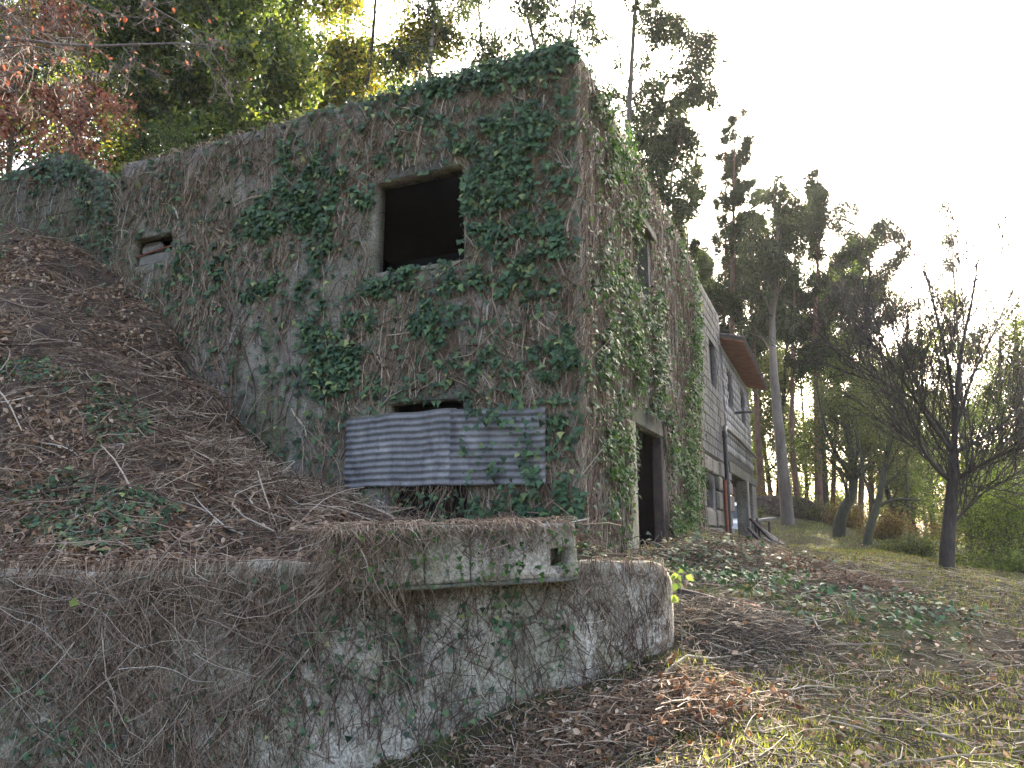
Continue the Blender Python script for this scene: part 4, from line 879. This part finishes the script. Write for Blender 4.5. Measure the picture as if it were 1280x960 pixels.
#TREES
# ------------------------------------------------------------------ trees
def polyr(pts, K):
    P = np.asarray(pts, float); d = np.r_[0, np.cumsum(np.linalg.norm(np.diff(P, axis=0), axis=1))]
    t = np.linspace(0, d[-1], K); return np.stack([np.interp(t, d, P[:, i]) for i in range(3)], 1)
def smooth_poly(pts, K):
    P = polyr(pts, max(K * 2, 12))
    for _ in range(3): P[1:-1] = (P[:-2] + 2 * P[1:-1] + P[2:]) / 4
    return polyr(P, K)
def perp(rng, d):
    v = rng.normal(size=3); v -= v @ d * d; return v / (np.linalg.norm(v) + 1e-9)
name_thin = False
def grow(rng, pts, r0, r1, lv, spec, segs, tips, K=7):
    P = smooth_poly(pts, K); segs.append((P, np.linspace(r0, r1, K), lv))
    if lv >= len(spec): tips.append(P); return
    S = spec[lv]; Lp = np.linalg.norm(np.diff(P, axis=0), axis=1).sum(); n = S['n'] if isinstance(S['n'], int) else rng.integers(*S['n'])
    for i in range(n):
        f = S.get('a', .3) + (S.get('b', 1.) - S.get('a', .3)) * (i + rng.random()) / n
        x = f * (K - 1); k = min(int(x), K - 2); p = P[k] + (P[k + 1] - P[k]) * (x - k); d = P[k + 1] - P[k]; d /= np.linalg.norm(d) + 1e-9
        ang = R(S.get('ang', 50) + rng.normal() * 10); c = d * math.cos(ang) + perp(rng, d) * math.sin(ang) * np.array([1, 1, S.get('flat', 1.)])
        c[2] += S.get('up', 0); c /= np.linalg.norm(c)
        L = S['L'] * rng.uniform(.65, 1.25) * (1 - S.get('tap', .5) * f) * (Lp if S.get('rel', False) else 1.)
        q = [p]; cc = c.copy(); m = 5
        for j in range(m):
            cc = cc + rng.normal(0, S.get('wob', .18), 3); cc[2] += S.get('trop', .08); cc /= np.linalg.norm(cc); q.append(q[-1] + cc * L / m)
        rb = (r0 + (r1 - r0) * f) * S.get('r', .5); rb = max(rb, .009 if name_thin else .004); grow(rng, q, rb, max(rb * .3, .0065), lv + 1, spec, segs, tips, (7, 5, 4, 3, 3)[lv])
    if S.get('leader', True) and lv > 0: tips.append(P[-3:] if len(P) > 3 else P)
def make_tree(name, base, trunk, r0, r1, spec, bark, leafm, nleaf, T, smin, smax, sig, rng, label=None, cat='tree', group=None, droop=.3, extra=(), rnb=(0, 1), sides=7, trunks=(), clump=1., limit=None, leaf2=None, f2=0, leafname='crown'):
    """trunk: world polyline starting at base; extra: (polyline, r0, r1) limbs whose twigs grow with spec[1:]"""
    segs, tips = [], []
    grow(rng, trunk, r0, r1, 0, spec, segs, tips, 12)
    for q, a, b in trunks: grow(rng, q, a, b, 0, spec, segs, tips, 12)
    for q, a, b in extra: grow(rng, q, a * (LR if name == 'bare_tree' else 1), b, 1, spec, segs, tips, 10)
    root = empty(name, tuple(base), label=label, cat=cat, group=group)
    big = [s for s in segs if s[2] == 0]; parts = []
    V = join([tubes(P[None], r[None], 10, rnd=np.zeros(1)) for P, r, _ in big]); mk('trunk', V[0], V[1], bark, root, smooth=True)
    small = {}
    for P, r, lv in segs:
        if lv > 0 and (lv < 3 or not nleaf > 1000 or rng.random() < .35): small.setdefault(len(P), []).append((P, r, lv))
    if small:
        J = []
        for k, l in small.items():
            J.append(tubes(np.stack([p for p, _, _ in l]), np.stack([r for _, r, _ in l]), 5 if k >= 5 else 3, rnd=rng.random(len(l))))
        V = join(J); tag(mk('branches', V[0], V[1], bark, root, smooth=True), kind='stuff')
    if nleaf:
        tp = [t for t in tips]; w = rng.random(len(tp)) ** clump; w /= w.sum(); c = rng.choice(len(tp), nleaf, p=w); f = rng.random(nleaf)
        A = np.stack([polyr(t, 4) for t in tp]); x = f * 3; k = np.minimum(x.astype(int), 2); P = A[c, k] + (A[c, k + 1] - A[c, k]) * (x - k)[:, None]
        P = P + rng.normal(0, sig, P.shape)
        tv = rng.normal(0, 1, P.shape) + [0, 0, -droop * 3]; rn = rnb[0] + (rnb[1] - rnb[0]) * rng.random(nleaf)
        sel = np.zeros(nleaf, bool)
        if leaf2 is not None: ct = rng.random(len(tp)) < f2; sel = ct[c]
        for mt, m in ((leafm, ~sel), (leaf2, sel)):
            if mt is None or not m.any(): continue
            V, Fq, r_ = leaves(P[m], rng.normal(0, 1, P[m].shape), tv[m], rng.uniform(smin, smax, m.sum()), T[0], T[1], rn[m]); tag(mk(leafname, V, Fq, mt, root, r_), kind='stuff')
    return root
def copy_tree(o, loc, rz=0, s=1., label=None, group=None, sz=None):
    r = o.copy(); COL.objects.link(r); r.location = tuple(loc); r.rotation_euler = (0, 0, rz); r.scale = (s, s, sz or s)
    if label: r['label'] = label
    if group: r['group'] = group
    for ch in [c for c in bpy.data.objects if c.parent == o]:
        c = ch.copy(); COL.objects.link(c); c.parent = r
    return r
def zg(p): return float(gz(np.array([p[0]]), np.array([p[1]]))[0])
def px_trunk(pts, D, sink=.3, lean=0.):
    """trunk from image places; D a number or list"""
    q = [at(x, y, D if np.isscalar(D) else D[i]) for i, (x, y) in enumerate(pts)]; b = q[0].copy(); b[2] -= sink; return [b] + q
TR = np.random.default_rng(77)
EUC = [dict(n=17, a=.42, b=1., ang=42, L=4.2, tap=.6, up=.15, trop=.14, r=.3, wob=.12), dict(n=6, a=.35, ang=45, L=1.7, r=.5, wob=.22, trop=.05), dict(n=4, a=.4, ang=50, L=.8, r=.5, trop=-.05)]
def euc(base_px, pts, D, r0, label, seed, nleaf=9000, L=4.2, a=.42, n=17, ztop=None, leafm='euc', bark='bark_pale', sig=.16, group=None, size=(.2, .4)):
    nleaf = int(nleaf * 1.0); L = L * 1.2
    rg_ = np.random.default_rng(seed); tr = px_trunk(pts, D); b = tr[0].copy(); zb = zg(b); 
    if b[2] > zb: tr = [np.array([b[0], b[1], zb - .3])] + tr[1:]
    sp_ = [dict(EUC[0], L=L, a=a, n=n)] + EUC[1:]
    return make_tree('eucalyptus_tree', tr[0], tr, r0, r0 * .18, sp_, M[bark], M[leafm], nleaf, LANCE2, *size, sig, rg_, label, 'eucalyptus', group, droop=.5, clump=2.6)
NEED = (np.array([[-.03,0,0],[.05,0,.02],[0,1,-.03]]), np.array([[0,1,2]]))
TRIO = (np.array([[.05,0,0],[.36,.55,.06],[-.2,.95,-.05]]), np.array([[0,1,2]]))
LANCE2 = (np.array([[.0,0,0],[.16,.5,.04],[-.05,1,-.05]]), np.array([[0,1,2]]))
# tall eucalypts behind the house, left to right
euc(0, [(700,330),(692,150),(664,40),(640,-60),(625,-160)], 26, .16, 'slender eucalyptus showing feathery leaves above the roof left of the corner', 1, 9000, 3.0, .5)
euc(0, [(680,330),(700,120),(716,20),(740,-120)], 28, .14, 'thin forked eucalyptus rising just above the house corner', 2, 9000, 3.2, .45)
euc(0, [(782,420),(784,180),(790,60),(800,-60),(806,-170)], 31, .24, 'tallest eucalyptus right of the house corner, trunk leaving the top of the picture', 3, 15000, 4.6, .42, 22)
euc(0, [(790,430),(806,220),(832,110),(846,40)], 33, .17, 'leaning eucalyptus with a broad crown beside the tallest one', 4, 11000, 3.6, .5, 16)
euc(0, [(826,440),(836,230),(852,150),(880,100),(884,72)], 34, .15, 'eucalyptus with a dense dark round crown at the right of the tall group', 5, 12000, 2.9, .6, 16, sig=.2)
euc(0, [(812,440),(822,250),(830,190),(838,150)], 36, .13, 'low eucalyptus whose crown hangs over the parapet slope', 6, 9000, 3.3, .55, 14, sig=.2)
euc(0, [(525,240),(525,90),(523,-30),(520,-150)], 24, .09, 'thin straight grey eucalyptus stem left of the forked one above the front parapet', 7, 2500, 2.0, .7, 10)
euc(0, [(532,230),(536,90),(541,30),(548,-60),(556,-160)], 23, .13, 'forked pale eucalyptus rising above the middle of the front parapet', 8, 5000, 2.6, .45, 10, sig=.14)
euc(0, [(620,230),(606,90),(600,40),(596,-20),(590,-120)], 27, .12, 'bushy eucalyptus with pale dry leaves above the parapet right of the forked stem', 9, 13000, 2.8, .25, 20, sig=.2)
# conifers and pines
PIN_ = {}
PIN = [dict(n=30, a=.35, b=1., ang=75, L=2.0, tap=.7, trop=.12, r=.22, wob=.12), dict(n=6, a=.3, ang=45, L=.7, r=.5, trop=.08), dict(n=3, a=.3, ang=40, L=.35, r=.5)]
def pine(pts, D, r0, label, seed, nleaf=14000, L=2., a=.35, n=30, ang=75, tap=.7, sig=.09, bark='bark_red', group=None, leafm='pine', sz=(.18,.34)):
    nleaf = int(nleaf * 1.9); L = L * 1.45
    rg_ = np.random.default_rng(seed); tr = px_trunk(pts, D); zb = zg(tr[0]); tr[0][2] = min(tr[0][2], zb - .3)
    sp_ = [dict(PIN[0], L=L, a=a, n=n, ang=ang, tap=tap)] + PIN[1:]
    PIN_[seed] = make_tree('pine_tree', tr[0], tr, r0, r0 * .15, sp_, M[bark], M[leafm], int(nleaf * .62), NEED, sz[0] * 1.9, sz[1] * 1.9, sig * 1.5, rg_, label, 'pine', group, droop=-.2, clump=1.2); return PIN_[seed]
pine([(862,480),(860,330),(858,250),(862,212)], 38, .13, 'small pine with a tufted top close above the parapet slope', 21, 8000, 1.5, .45, 16)
pine([(916,560),(915,400),(917,250),(920,140)], 44, .24, 'narrow pine whose spire rises beside the sun', 22, 15000, 2.3, .3, 34, tap=.75)
pine([(900,560),(905,400),(908,280),(906,178)], 46, .17, 'thinner pine immediately left of the spire', 23, 11000, 1.8, .4, 24)
pine([(953,640),(945,500),(939,380),(936,300),(937,250)], 43, .2, 'red-barked pine behind the end of the tiled roof', 24, 10000, 2.6, .55, 20, ang=60)
euc(0, [(986,662),(976,560),(967,470),(964,400),(970,320),(975,262)], 37, .33, 'stout pale leaning trunk at the edge of the lawn beyond the house', 10, 14000, 3.2, .5, 18, sig=.18)
pine([(1000,640),(990,580),(990,470),(993,360),(996,270)], 42, .17, 'thin dark straight pine right of the stout pale trunk', 25, 12000, 2.6, .4, 24, ang=60)
pine([(1024,650),(1022,540),(1018,400),(1024,300),(1030,252)], 42, .24, 'broad pine with the densest dark top over the lawn', 26, 26000, 3.6, .5, 30, ang=60, tap=.45, sig=.14)
pine([(1090,650),(1086,520),(1082,400),(1086,330),(1092,300)], 46, .2, 'rounded pine left of the bare tree', 27, 20000, 3.6, .4, 28, ang=60, tap=.5, sig=.16)
pine([(1040,650),(1045,520),(1052,400),(1056,310)], 52, .18, 'pine standing between the broad pine and the rounded pine', 28, 16000, 3.0, .4, 24, ang=60, sig=.15)
# evergreen broadleaf mass on the left above the bank
ACA = [dict(n=13, a=.25, b=1., ang=55, L=4.6, tap=.35, up=.05, trop=.06, r=.42, wob=.2), dict(n=8, a=.25, ang=50, L=1.9, r=.5, trop=.02, wob=.2), dict(n=5, a=.3, ang=50, L=.85, r=.5)]
def broad(name, pts, D, r0, label, seed, nleaf, L=4.6, a=.25, n=13, leafm='acacia', bark='bark', cat='tree', size=(.13, .27), sig=.26, leaf2=None, f2=0, group=None, T=OVAL, droop=.1, clump=1.5, sub=None, rnb=(0,1)):
    rg_ = np.random.default_rng(seed); tr = px_trunk(pts, D); zb = zg(tr[0]); tr[0][2] = min(tr[0][2], zb - .3)
    sp_ = [dict(ACA[0], L=L, a=a, n=n)] + [dict(q, L=q['L'] * (L / 4.6) ** .6) for q in ACA[1:]]
    return make_tree(name, tr[0], tr, r0, r0 * .2, sp_, M[bark], M[leafm], nleaf, TRIO if T is OVAL else T, *size, sig, rg_, label, cat, group, droop=droop, clump=clump, leaf2=M[leaf2] if leaf2 else None, f2=f2, rnb=rnb)
broad('acacia_tree', [(310,260),(325,160),(345,90),(330,10),(350,-80)], 21, .26, 'large acacia with a dark forked trunk above the middle of the front wall', 31, 46000, 4.2, .1, 20, leaf2='lime', f2=.2)
broad('acacia_tree', [(440,240),(450,150),(465,70),(470,-10)], 24, .2, 'acacia with sunlit yellow foliage on its right edge', 32, 34000, 3.4, .1, 18, leaf2='acacia_yellow', f2=.45)  # the yellow share paints sunlight into this crown
broad('acacia_tree', [(200,280),(215,180),(230,90),(215,-20)], 23, .2, 'dark green acacia standing above the dip between house and block wall', 33, 38000, 4., .1, 18, leaf2='lime', f2=.05)
broad('acacia_tree', [(90,260),(100,150),(110,60),(100,-40)], 26, .2, 'shaded acacia behind the red-leaved oak', 34, 30000, 4.2, .1, 16, leaf2='acacia_yellow', f2=.04)
broad('acacia_tree', [(380,300),(390,200),(400,120),(410,60)], 30, .2, 'acacia filling the gap behind the large dark-trunked one', 35, 28000, 4.6, .1, 16, leaf2='lime', f2=.1)
broad('acacia_tree', [(150,300),(160,120),(165,0),(160,-100)], 32, .24, 'tall pale green acacia at the back of the left wood', 36, 28000, 5.5, .15, 18, leaf2='lime', f2=.3)
broad('acacia_tree', [(-40,260),(-40,120),(-30,0),(-20,-100)], 29, .24, 'acacia at the left edge of the picture behind the oak branches', 37, 26000, 5, .1, 18, leaf2='lime', f2=.2)
broad('laurel_shrub', [(210,250),(212,215),(220,190)], 17.5, .06, 'low shrub with a sunlit yellow-green base in the dip of the wall', 38, 5000, 1.3, .1, 12, leafm='acacia', leaf2='lime', f2=.25, sig=.12, cat='shrub', size=(.05,.1))
broad('oak_tree', [(5,300),(12,200),(20,120),(16,30)], 15.5, .1, 'young oak still carrying red-brown dead leaves at the far left', 39, 6500, 2.1, .15, 17, leafm='redleaf', bark='bark_mossy' if 'bark_mossy' in M else 'bark_moss', leaf2='acacia_yellow', f2=.03, sig=.09, size=(.07,.13), T=OAK)
broad('oak_tree', [(70,260),(85,180),(100,160),(120,140)], 15, .05, 'small oak sapling with red-brown leaves over the peak of the block wall', 40, 2600, 1.2, .2, 12, leafm='redleaf', bark='twig', sig=.08, size=(.06,.12), T=OAK)
# bare overhanging branches, top left: a leafless tree standing off the left edge
BARE = [dict(n=6, a=.3, b=1, ang=45, L=.8, r=.5, trop=0), dict(n=8, a=.2, ang=45, L=1.0, tap=.4, r=.45, wob=.3, trop=-.03), dict(n=5, a=.2, ang=45, L=.5, r=.5, wob=.3, trop=-.04), dict(n=4, a=.3, ang=45, L=.25, r=.6, wob=.3)]
Dn = 9.5
lt = [np.array([-10.5, 9.5, 4.6]), np.array([-10.3, 9.5, 6.2]), np.array([-10.0, 9.4, 8.2]), np.array([-9.7, 9.4, 10.5])]
limb = lambda L, D: [at(x, y, D) for x, y in L]
make_tree('bare_oak', lt[0], lt, .16, .06, BARE, M['twig'], M['redleaf'], 420, OAK, .05, .1, .03, np.random.default_rng(50),
  'leafless grey tree reaching long bare branches into the top left corner', 'oak', extra=[
  (limb([(-170,10),(-60,25),(0,48),(60,55),(130,60),(200,52),(270,57)], 9.5), .045, .008), (limb([(-120,-60),(0,0),(30,40),(60,55),(100,66)], 9.3), .03, .008),
  (limb([(-100,60),(0,62),(50,52),(85,80),(130,95)], 9.1), .02, .005), (limb([(-60,-60),(60,-20),(110,10),(150,20)], 9.8), .02, .006), (limb([(-20,-90),(120,-40),(190,10),(250,40),(280,90)], 10.2), .02, .006), (limb([(-80,20),(10,20),(45,50),(40,100)], 9.6), .02, .005)])
# the bare tree on the lawn edge
rb = np.random.default_rng(60); D0 = 15.0; LR = .72; name_thin = True
def lm(L, Ds): return [at(x, y, d) for (x, y), d in zip(L, np.linspace(Ds[0], Ds[1], len(L)))]
b0 = at(1183, 712, D0)
NUT = [dict(n=5, a=.3, b=.9, ang=45, L=1.2, r=.35, trop=.1, tap=.4), dict(n=14, a=.12, b=1, ang=46, L=2.15, tap=.05, r=.34, wob=.07, trop=.09, up=.5), dict(n=6, a=.12, ang=34, L=1.0, tap=.4, r=.45, wob=.08, trop=.06, up=.1), dict(n=3, a=.2, ang=30, L=.45, r=.6, wob=.08, trop=.04)]
make_tree('bare_tree', (b0[0], b0[1], zg(b0) - .05), [np.array([b0[0], b0[1], zg(b0) - .2])] + lm([(1183,700),(1186,660),(1190,620),(1191,590),(1193,560)], (15, 15)), .15, .09, [dict(NUT[0], n=2)] + NUT[1:], M['bark'], M['euc'], 260, OVAL, .05, .09, .04, rb,
  'leafless spreading tree on the right side of the clearing', 'tree', extra=[
  (lm([(1190,603),(1175,590),(1158,572),(1148,555),(1146,530),(1125,500),(1108,488)], (15, 14.2)), .075, .012),
  (lm([(1192,568),(1165,530),(1145,500),(1120,460),(1090,430),(1070,405)], (15, 14.6)), .07, .01),
  (lm([(1191,560),(1178,535),(1150,502),(1100,474),(1055,455)], (15, 16)), .06, .01),
  (lm([(1193,565),(1193,520),(1190,480),(1180,430),(1165,370),(1148,310)], (15, 15.3)), .08, .011),
  (lm([(1193,555),(1197,490),(1200,440),(1215,380),(1226,300)], (15, 14.8)), .08, .011),
  (lm([(1194,540),(1215,470),(1240,420),(1268,360)], (15, 15.6)), .05, .008),
  (lm([(1193,600),(1215,587),(1240,574),(1265,562),(1310,556)], (15, 14.4)), .075, .015),
  (lm([(1194,566),(1230,547),(1265,520),(1315,495)], (15, 15.8)), .055, .01),
  (lm([(1192,604),(1225,609),(1262,614),(1310,628)], (15, 15.2)), .03, .006),
  (lm([(1192,575),(1170,560),(1150,490),(1128,440),(1118,395)], (15, 16.2)), .045, .008)])
name_thin = False
# multi-stemmed trees at the lawn edge
UND = [dict(n=9, a=.35, b=1., ang=45, L=2.6, tap=.3, up=.15, trop=.1, r=.5, wob=.2), dict(n=8, a=.25, ang=45, L=1.5, r=.45, trop=.06, wob=.2), dict(n=5, a=.3, ang=45, L=.75, r=.5)]
def under(name, pts, D, r0, label, seed, nleaf, leafm='broad', bark='bark_moss', L=2.6, n=9, a=.35, sig=.14, size=(.06,.12), extra=(), cat='tree'):
    rg_ = np.random.default_rng(seed); tr = px_trunk(pts, D); tr[0][2] = zg(tr[0]) - .3
    return make_tree(name, tr[0], tr, r0, r0 * .3, [dict(UND[0], L=L, n=n, a=a)] + UND[1:], M[bark], M[leafm], nleaf, TRIO, *size, sig, rg_, label, cat, extra=extra, droop=.2, clump=1.2)
under('twisted_tree', [(1048,658),(1052,640),(1066,620),(1068,598),(1066,570),(1058,530)], 32, .28, 'dark tree with a curved leaning trunk behind the lawn', 71, 12000, L=3., n=12, extra=[(lm([(1068,600),(1045,570),(1030,530),(1020,480)], (32,31)), .12, .03), (lm([(1068,600),(1085,560),(1092,510),(1100,460)], (32,33)), .12, .03)])
under('forked_tree', [(1083,680),(1086,660),(1096,636),(1100,622),(1110,560),(1120,500)], 29, .17, 'low forked tree sending one branch to the right across the clearing edge', 72, 9000, L=2.6, n=10, extra=[(lm([(1096,634),(1115,624),(1140,624),(1170,628),(1200,620)], (29,28)), .08, .02), (lm([(1096,634),(1080,600),(1075,560),(1070,520)], (29,30)), .07, .02)])
under('sapling', [(1140,690),(1135,640),(1132,560),(1130,470),(1135,400)], 34, .1, 'slim leafy sapling directly left of the bare tree trunk', 73, 8000, L=2.2, n=16, a=.3)
under('evergreen_tree', [(1285,730),(1278,620),(1272,500),(1270,400)], 24, .16, 'blue-green evergreen cut by the right edge of the picture', 74, 16000, 'acacia', L=2.4, n=18, a=.2, sig=.2)
under('evergreen_tree', [(1255,700),(1252,600),(1250,490),(1250,420)], 30, .18, 'grey-green evergreen behind the right side of the bare tree', 75, 9000, 'pine', L=2.8, n=18, a=.2, sig=.22)
under('birch_sapling', [(1215,700),(1213,620),(1210,560)], 22, .05, 'young tree with light green leaves just right of the bare trunk', 76, 6000, 'lime', L=1.4, n=16, a=.15, size=(.05,.09))
under('bright_bush', [(1262,735),(1260,690),(1262,650)], 17, .05, 'bright green bush below the clearing edge at the right side', 77, 9000, 'lime', L=1.5, n=18, a=.05, size=(.05,.09), cat='bush')
under('fir_sapling', [(1240,720),(1238,660),(1236,620)], 20, .06, 'small dark fir-like sapling between the bare tree and the bright bush', 78, 9000, 'acacia', L=1.3, n=20, a=.1, size=(.05,.1), cat='sapling')
# background wood: copies of four kinds
K1 = broad('background_tree', [(1140,700),(1142,600),(1145,500),(1150,430)], 60, .22, 'hazy tree in the wood beyond the clearing', 81, 15000, 4.2, .1, 16, 'broad', size=(.14,.28), sig=.4, group='hazy trees beyond the clearing')
K2 = broad('background_tree', [(1010,700),(1008,600),(1004,520),(1000,460)], 55, .2, 'hazy tree in the wood beyond the clearing', 82, 15000, 3.6, .1, 16, 'lime', size=(.12,.24), sig=.4, group='hazy trees beyond the clearing')
K3 = euc(0, [(1070,700),(1068,560),(1066,440),(1064,350)], 62, .2, 'hazy tree in the wood beyond the clearing', 83, 12000, 3.5, .35, 18, group='hazy trees beyond the clearing', size=(.2,.36), sig=.3)
rt = np.random.default_rng(9); i = 0
SP = [(975,46),(1035,44),(1075,47),(1125,44),(1165,50),(1210,46),(1250,50),(1290,44),(945,55),(1150,56),(968,50),(1030,58),(1100,66),(1160,70),(1205,62),(1255,66),(1300,55),(985,75),(1055,80),(1120,90),(1180,95),(1240,90),(1320,80),(1350,60),(1010,100),(1090,110),(1150,120),(1220,125),(1290,115),(950,90),(940,70),(1380,45),(1420,60),(1400,35)]
for px_, D in SP:
    k = (K1, K2, K3)[i % 3]; x = (px_ - 640) / 926 * D * .98; p = np.array([x, float(D), 0]); p[2] = zg(p) - .2
    copy_tree(k, p, rt.uniform(0, 6.28), rt.uniform(.75, 1.05), sz=rt.uniform(.6, .95)); i += 1
for src, px_, D, sc_, sz_, lab in [(26,880,56,.9,.95,'hazy pine just past the parapet slope behind the narrow spire'),(27,958,58,1.,1.15,'hazy pine filling the gap behind the stout pale trunk'),(28,1072,60,1.,1.1,'hazy pine between the broad pine and the rounded pine'),(26,1128,62,.95,.78,'low hazy pine left of the bare tree'),(28,905,54,.8,1.0,'hazy pine behind the red roof overhang')]:
    o_ = PIN_[src]; p = np.array([(px_ - 640) / 926 * D * .98, float(D), 0]); p[2] = zg(p) - .3; copy_tree(o_, p, rt.uniform(0, 6.28), sc_, label=lab, sz=sz_)
GBK = 'trees on the slope behind the house'
for x, y in [(-22,34),(-14,38),(-6,40),(-30,30),(-36,40),(-18,48),(-2,48),(6,52),(-28,52),(-44,55),(-8,60),(14,60),(-40,22),(-34,14),(-28,8)]:
    p = np.array([x, y, 0.]); p[2] = zg(p) - .2; copy_tree((K1, K2)[i % 2], p, rt.uniform(0, 6.28), rt.uniform(.9, 1.25), label='leafy tree of the wood on the slope behind the house', group=GBK); i += 1
# shrubs, bracken and scrub at the lawn edge
def scrub(name, x, y, w, h, label, leafm, seed, n=2600, size=(.06,.14), T=OVAL, cat='bush', group=None):
    r = np.random.default_rng(seed); b = np.array([x, y, 0.]); b[2] = zg(b)
    root = empty(name, tuple(b - [0, 0, .1]), label=label, cat=cat, group=group); m = 60
    d = unit(r, m); d[:, 2] = np.abs(d[:, 2]) + .25; d *= np.array([w, w, h]) * r.uniform(.5, 1.1, (m, 1)); pts = np.stack([b + d * f * [1, 1, 1] + [0, 0, -.05] + r.normal(0, .04 * f, (m, 3)) for f in (0, .35, .7, 1)], 1)
    V, Fq, r_ = tubes(pts, np.array([[.02, .014, .01, .005]]), 4, rng=r); tag(mk('stems', V, Fq, M['twig'], root, r_), kind='stuff')
    c = r.integers(0, m, n); f = r.uniform(.35, 1.05, n)[:, None]; P = b + d[c] * f + r.normal(0, .14, (n, 3)) * [1, 1, .8]
    V, Fq, r_ = leaves(P, r.normal(0, 1, P.shape) + [0, 0, .4], r.normal(0, 1, P.shape) + [0, 0, -.2], r.uniform(*size, n), T[0], T[1], r.random(n)); tag(mk('foliage', V, Fq, M[leafm], root, r_), kind='stuff')
    return root
def sx(px_, D): return (px_ - 640) / 926 * D * .98, D
scrub('bracken', *sx(1112, 31), 1.5, 1.1, 'orange brown bracken glowing in the sun behind the lawn', 'bracken', 91, 4200, (.05,.13), cat='bracken')
scrub('bracken', *sx(1062, 37), 1.3, 1.1, 'dry bracken left of the curved trunk', 'bracken', 92, 3200, cat='bracken')
scrub('bracken', *sx(963, 42), 1.6, 1.5, 'yellow and orange scrub beyond the end of the house', 'bracken', 93, 4200, cat='bracken')
scrub('shrub', *sx(1010, 40), 1.6, 1.1, 'grey-green shrub behind the stout pale trunk', 'broad', 94, 3800)
scrub('shrub', *sx(1140, 27), 1.2, .6, 'low scrub between the forked tree and the bare tree', 'broad', 95, 3800)
scrub('shrub', *sx(1215, 21), 1.3, .5, 'low blue-green shrub right behind the bare tree', 'acacia', 96, 4200)
scrub('shrub', *sx(1275, 16), 1.3, .7, 'lime green shrub at the drop on the right edge', 'lime', 97, 4600, (.04,.09))
scrub('shrub', *sx(1245, 18.5), 1.0, .5, 'round dark shrub on the terrace rim', 'acacia', 98, 3600, (.04,.09))
scrub('bracken', *sx(1170, 40), 2.2, 1.6, 'tall bracken stand in the light far behind the bare tree', 'bracken', 99, 4200, cat='bracken')
scrub('shrub', *sx(935, 36), 1.0, 1.0, 'dark shrub between house end and stout trunk', 'acacia', 100, 3000)
# dark earth bank behind the stout trunk
U_ = np.linspace(0, 1, 60); W_ = np.linspace(0, 1, 16); GU, GW = np.meshgrid(U_, W_, indexing='ij')
ex = 12.2 + GU * 5.2; ey = 41 - GU * 3 + GW * 2.2; ez = gz(ex, ey, False) - .3 + np.sin(GW * PI) ** .6 * 1.5 * np.sin(GU * PI) ** .5
ev_ = np.stack([ex, ey, ez], -1).reshape(-1, 3); ev_ += np.stack([fbm(ev_, 1.2, 4, 5), fbm(ev_, 1.2, 4, 8), fbm(ev_, 1.2, 4, 11)], 1) * .5
tag(mk('earth_mound', ev_, grid_faces(60, 16), M['bank'], smooth=True), kind='structure')
# single broad leaf caught on the vines of the low wall
q = at(86, 752, 5.98); V, Fq, r_ = leaves(q[None], np.array([[0, -1, .3]]), np.array([[1., 0, -.2]]), [.09], OVAL2[0] * [1.4, 1, 1], OVAL2[1], [.95]); tag(mk('leaf', V, Fq, M['lime'], org=q, rnd=r_), 'single pale green leaf caught on the vines at the left of the low wall', 'leaf')
# leafy sapling by the rounded wall end
q = at(850, 745, 6.9); SPL = empty('sapling', (q[0], q[1], zg(q)), label='small yellow-green sapling growing at the rounded end of the low wall', cat='sapling')
pts = [np.array([q[0], q[1], zg(q) - .02]), q + [0, 0, -.05], q + [.03, 0, .2]]; V, Fq, r_ = tubes(np.array([polyr(pts, 5)]), np.array([[.006, .005, .005, .004, .003]]), 5); mk('stem', V, Fq, M['twig'], SPL)
for k in range(9):
    P = pts[1] + (pts[2] - pts[1]) * rt.random() + rt.normal(0, .05, 3); V, Fq, r_ = leaves(P[None], np.array([[rt.normal() * .4, -1, .5]]), np.array([[rt.normal(), 0, -.6]]), [rt.uniform(.06, .1)], OVAL2[0] * [1.3, 1, 1], OVAL2[1], [rt.uniform(.3, 1)]); mk('leaf', V, Fq, M['lime'], SPL, r_)
# air
hv = bpy.data.meshes.new('haze'); V, Fq, _ = box_vf(-340, 345, -330, 345, -62, 150, lambda x, y, z: np.array([x, y, z])); hv.from_pydata(V.tolist(), [], [tuple(int(a) for a in f) for f in Fq]); hv.update()
m, n, o = new_mat('haze_air'); pv = nd(n, 'ShaderNodeVolumePrincipled'); pv.inputs['Density'].default_value = HAZE; pv.inputs['Color'].default_value = (.95, .94, .97, 1); pv.inputs['Anisotropy'].default_value = .15
n.links.new(pv.outputs[0], o.inputs['Volume']); hv.materials.append(m)
ho = bpy.data.objects.new('haze', hv); 
if HAZE > 0: COL.objects.link(ho); tag(ho, 'pale haze in the air between the trees', 'haze', kind='stuff')
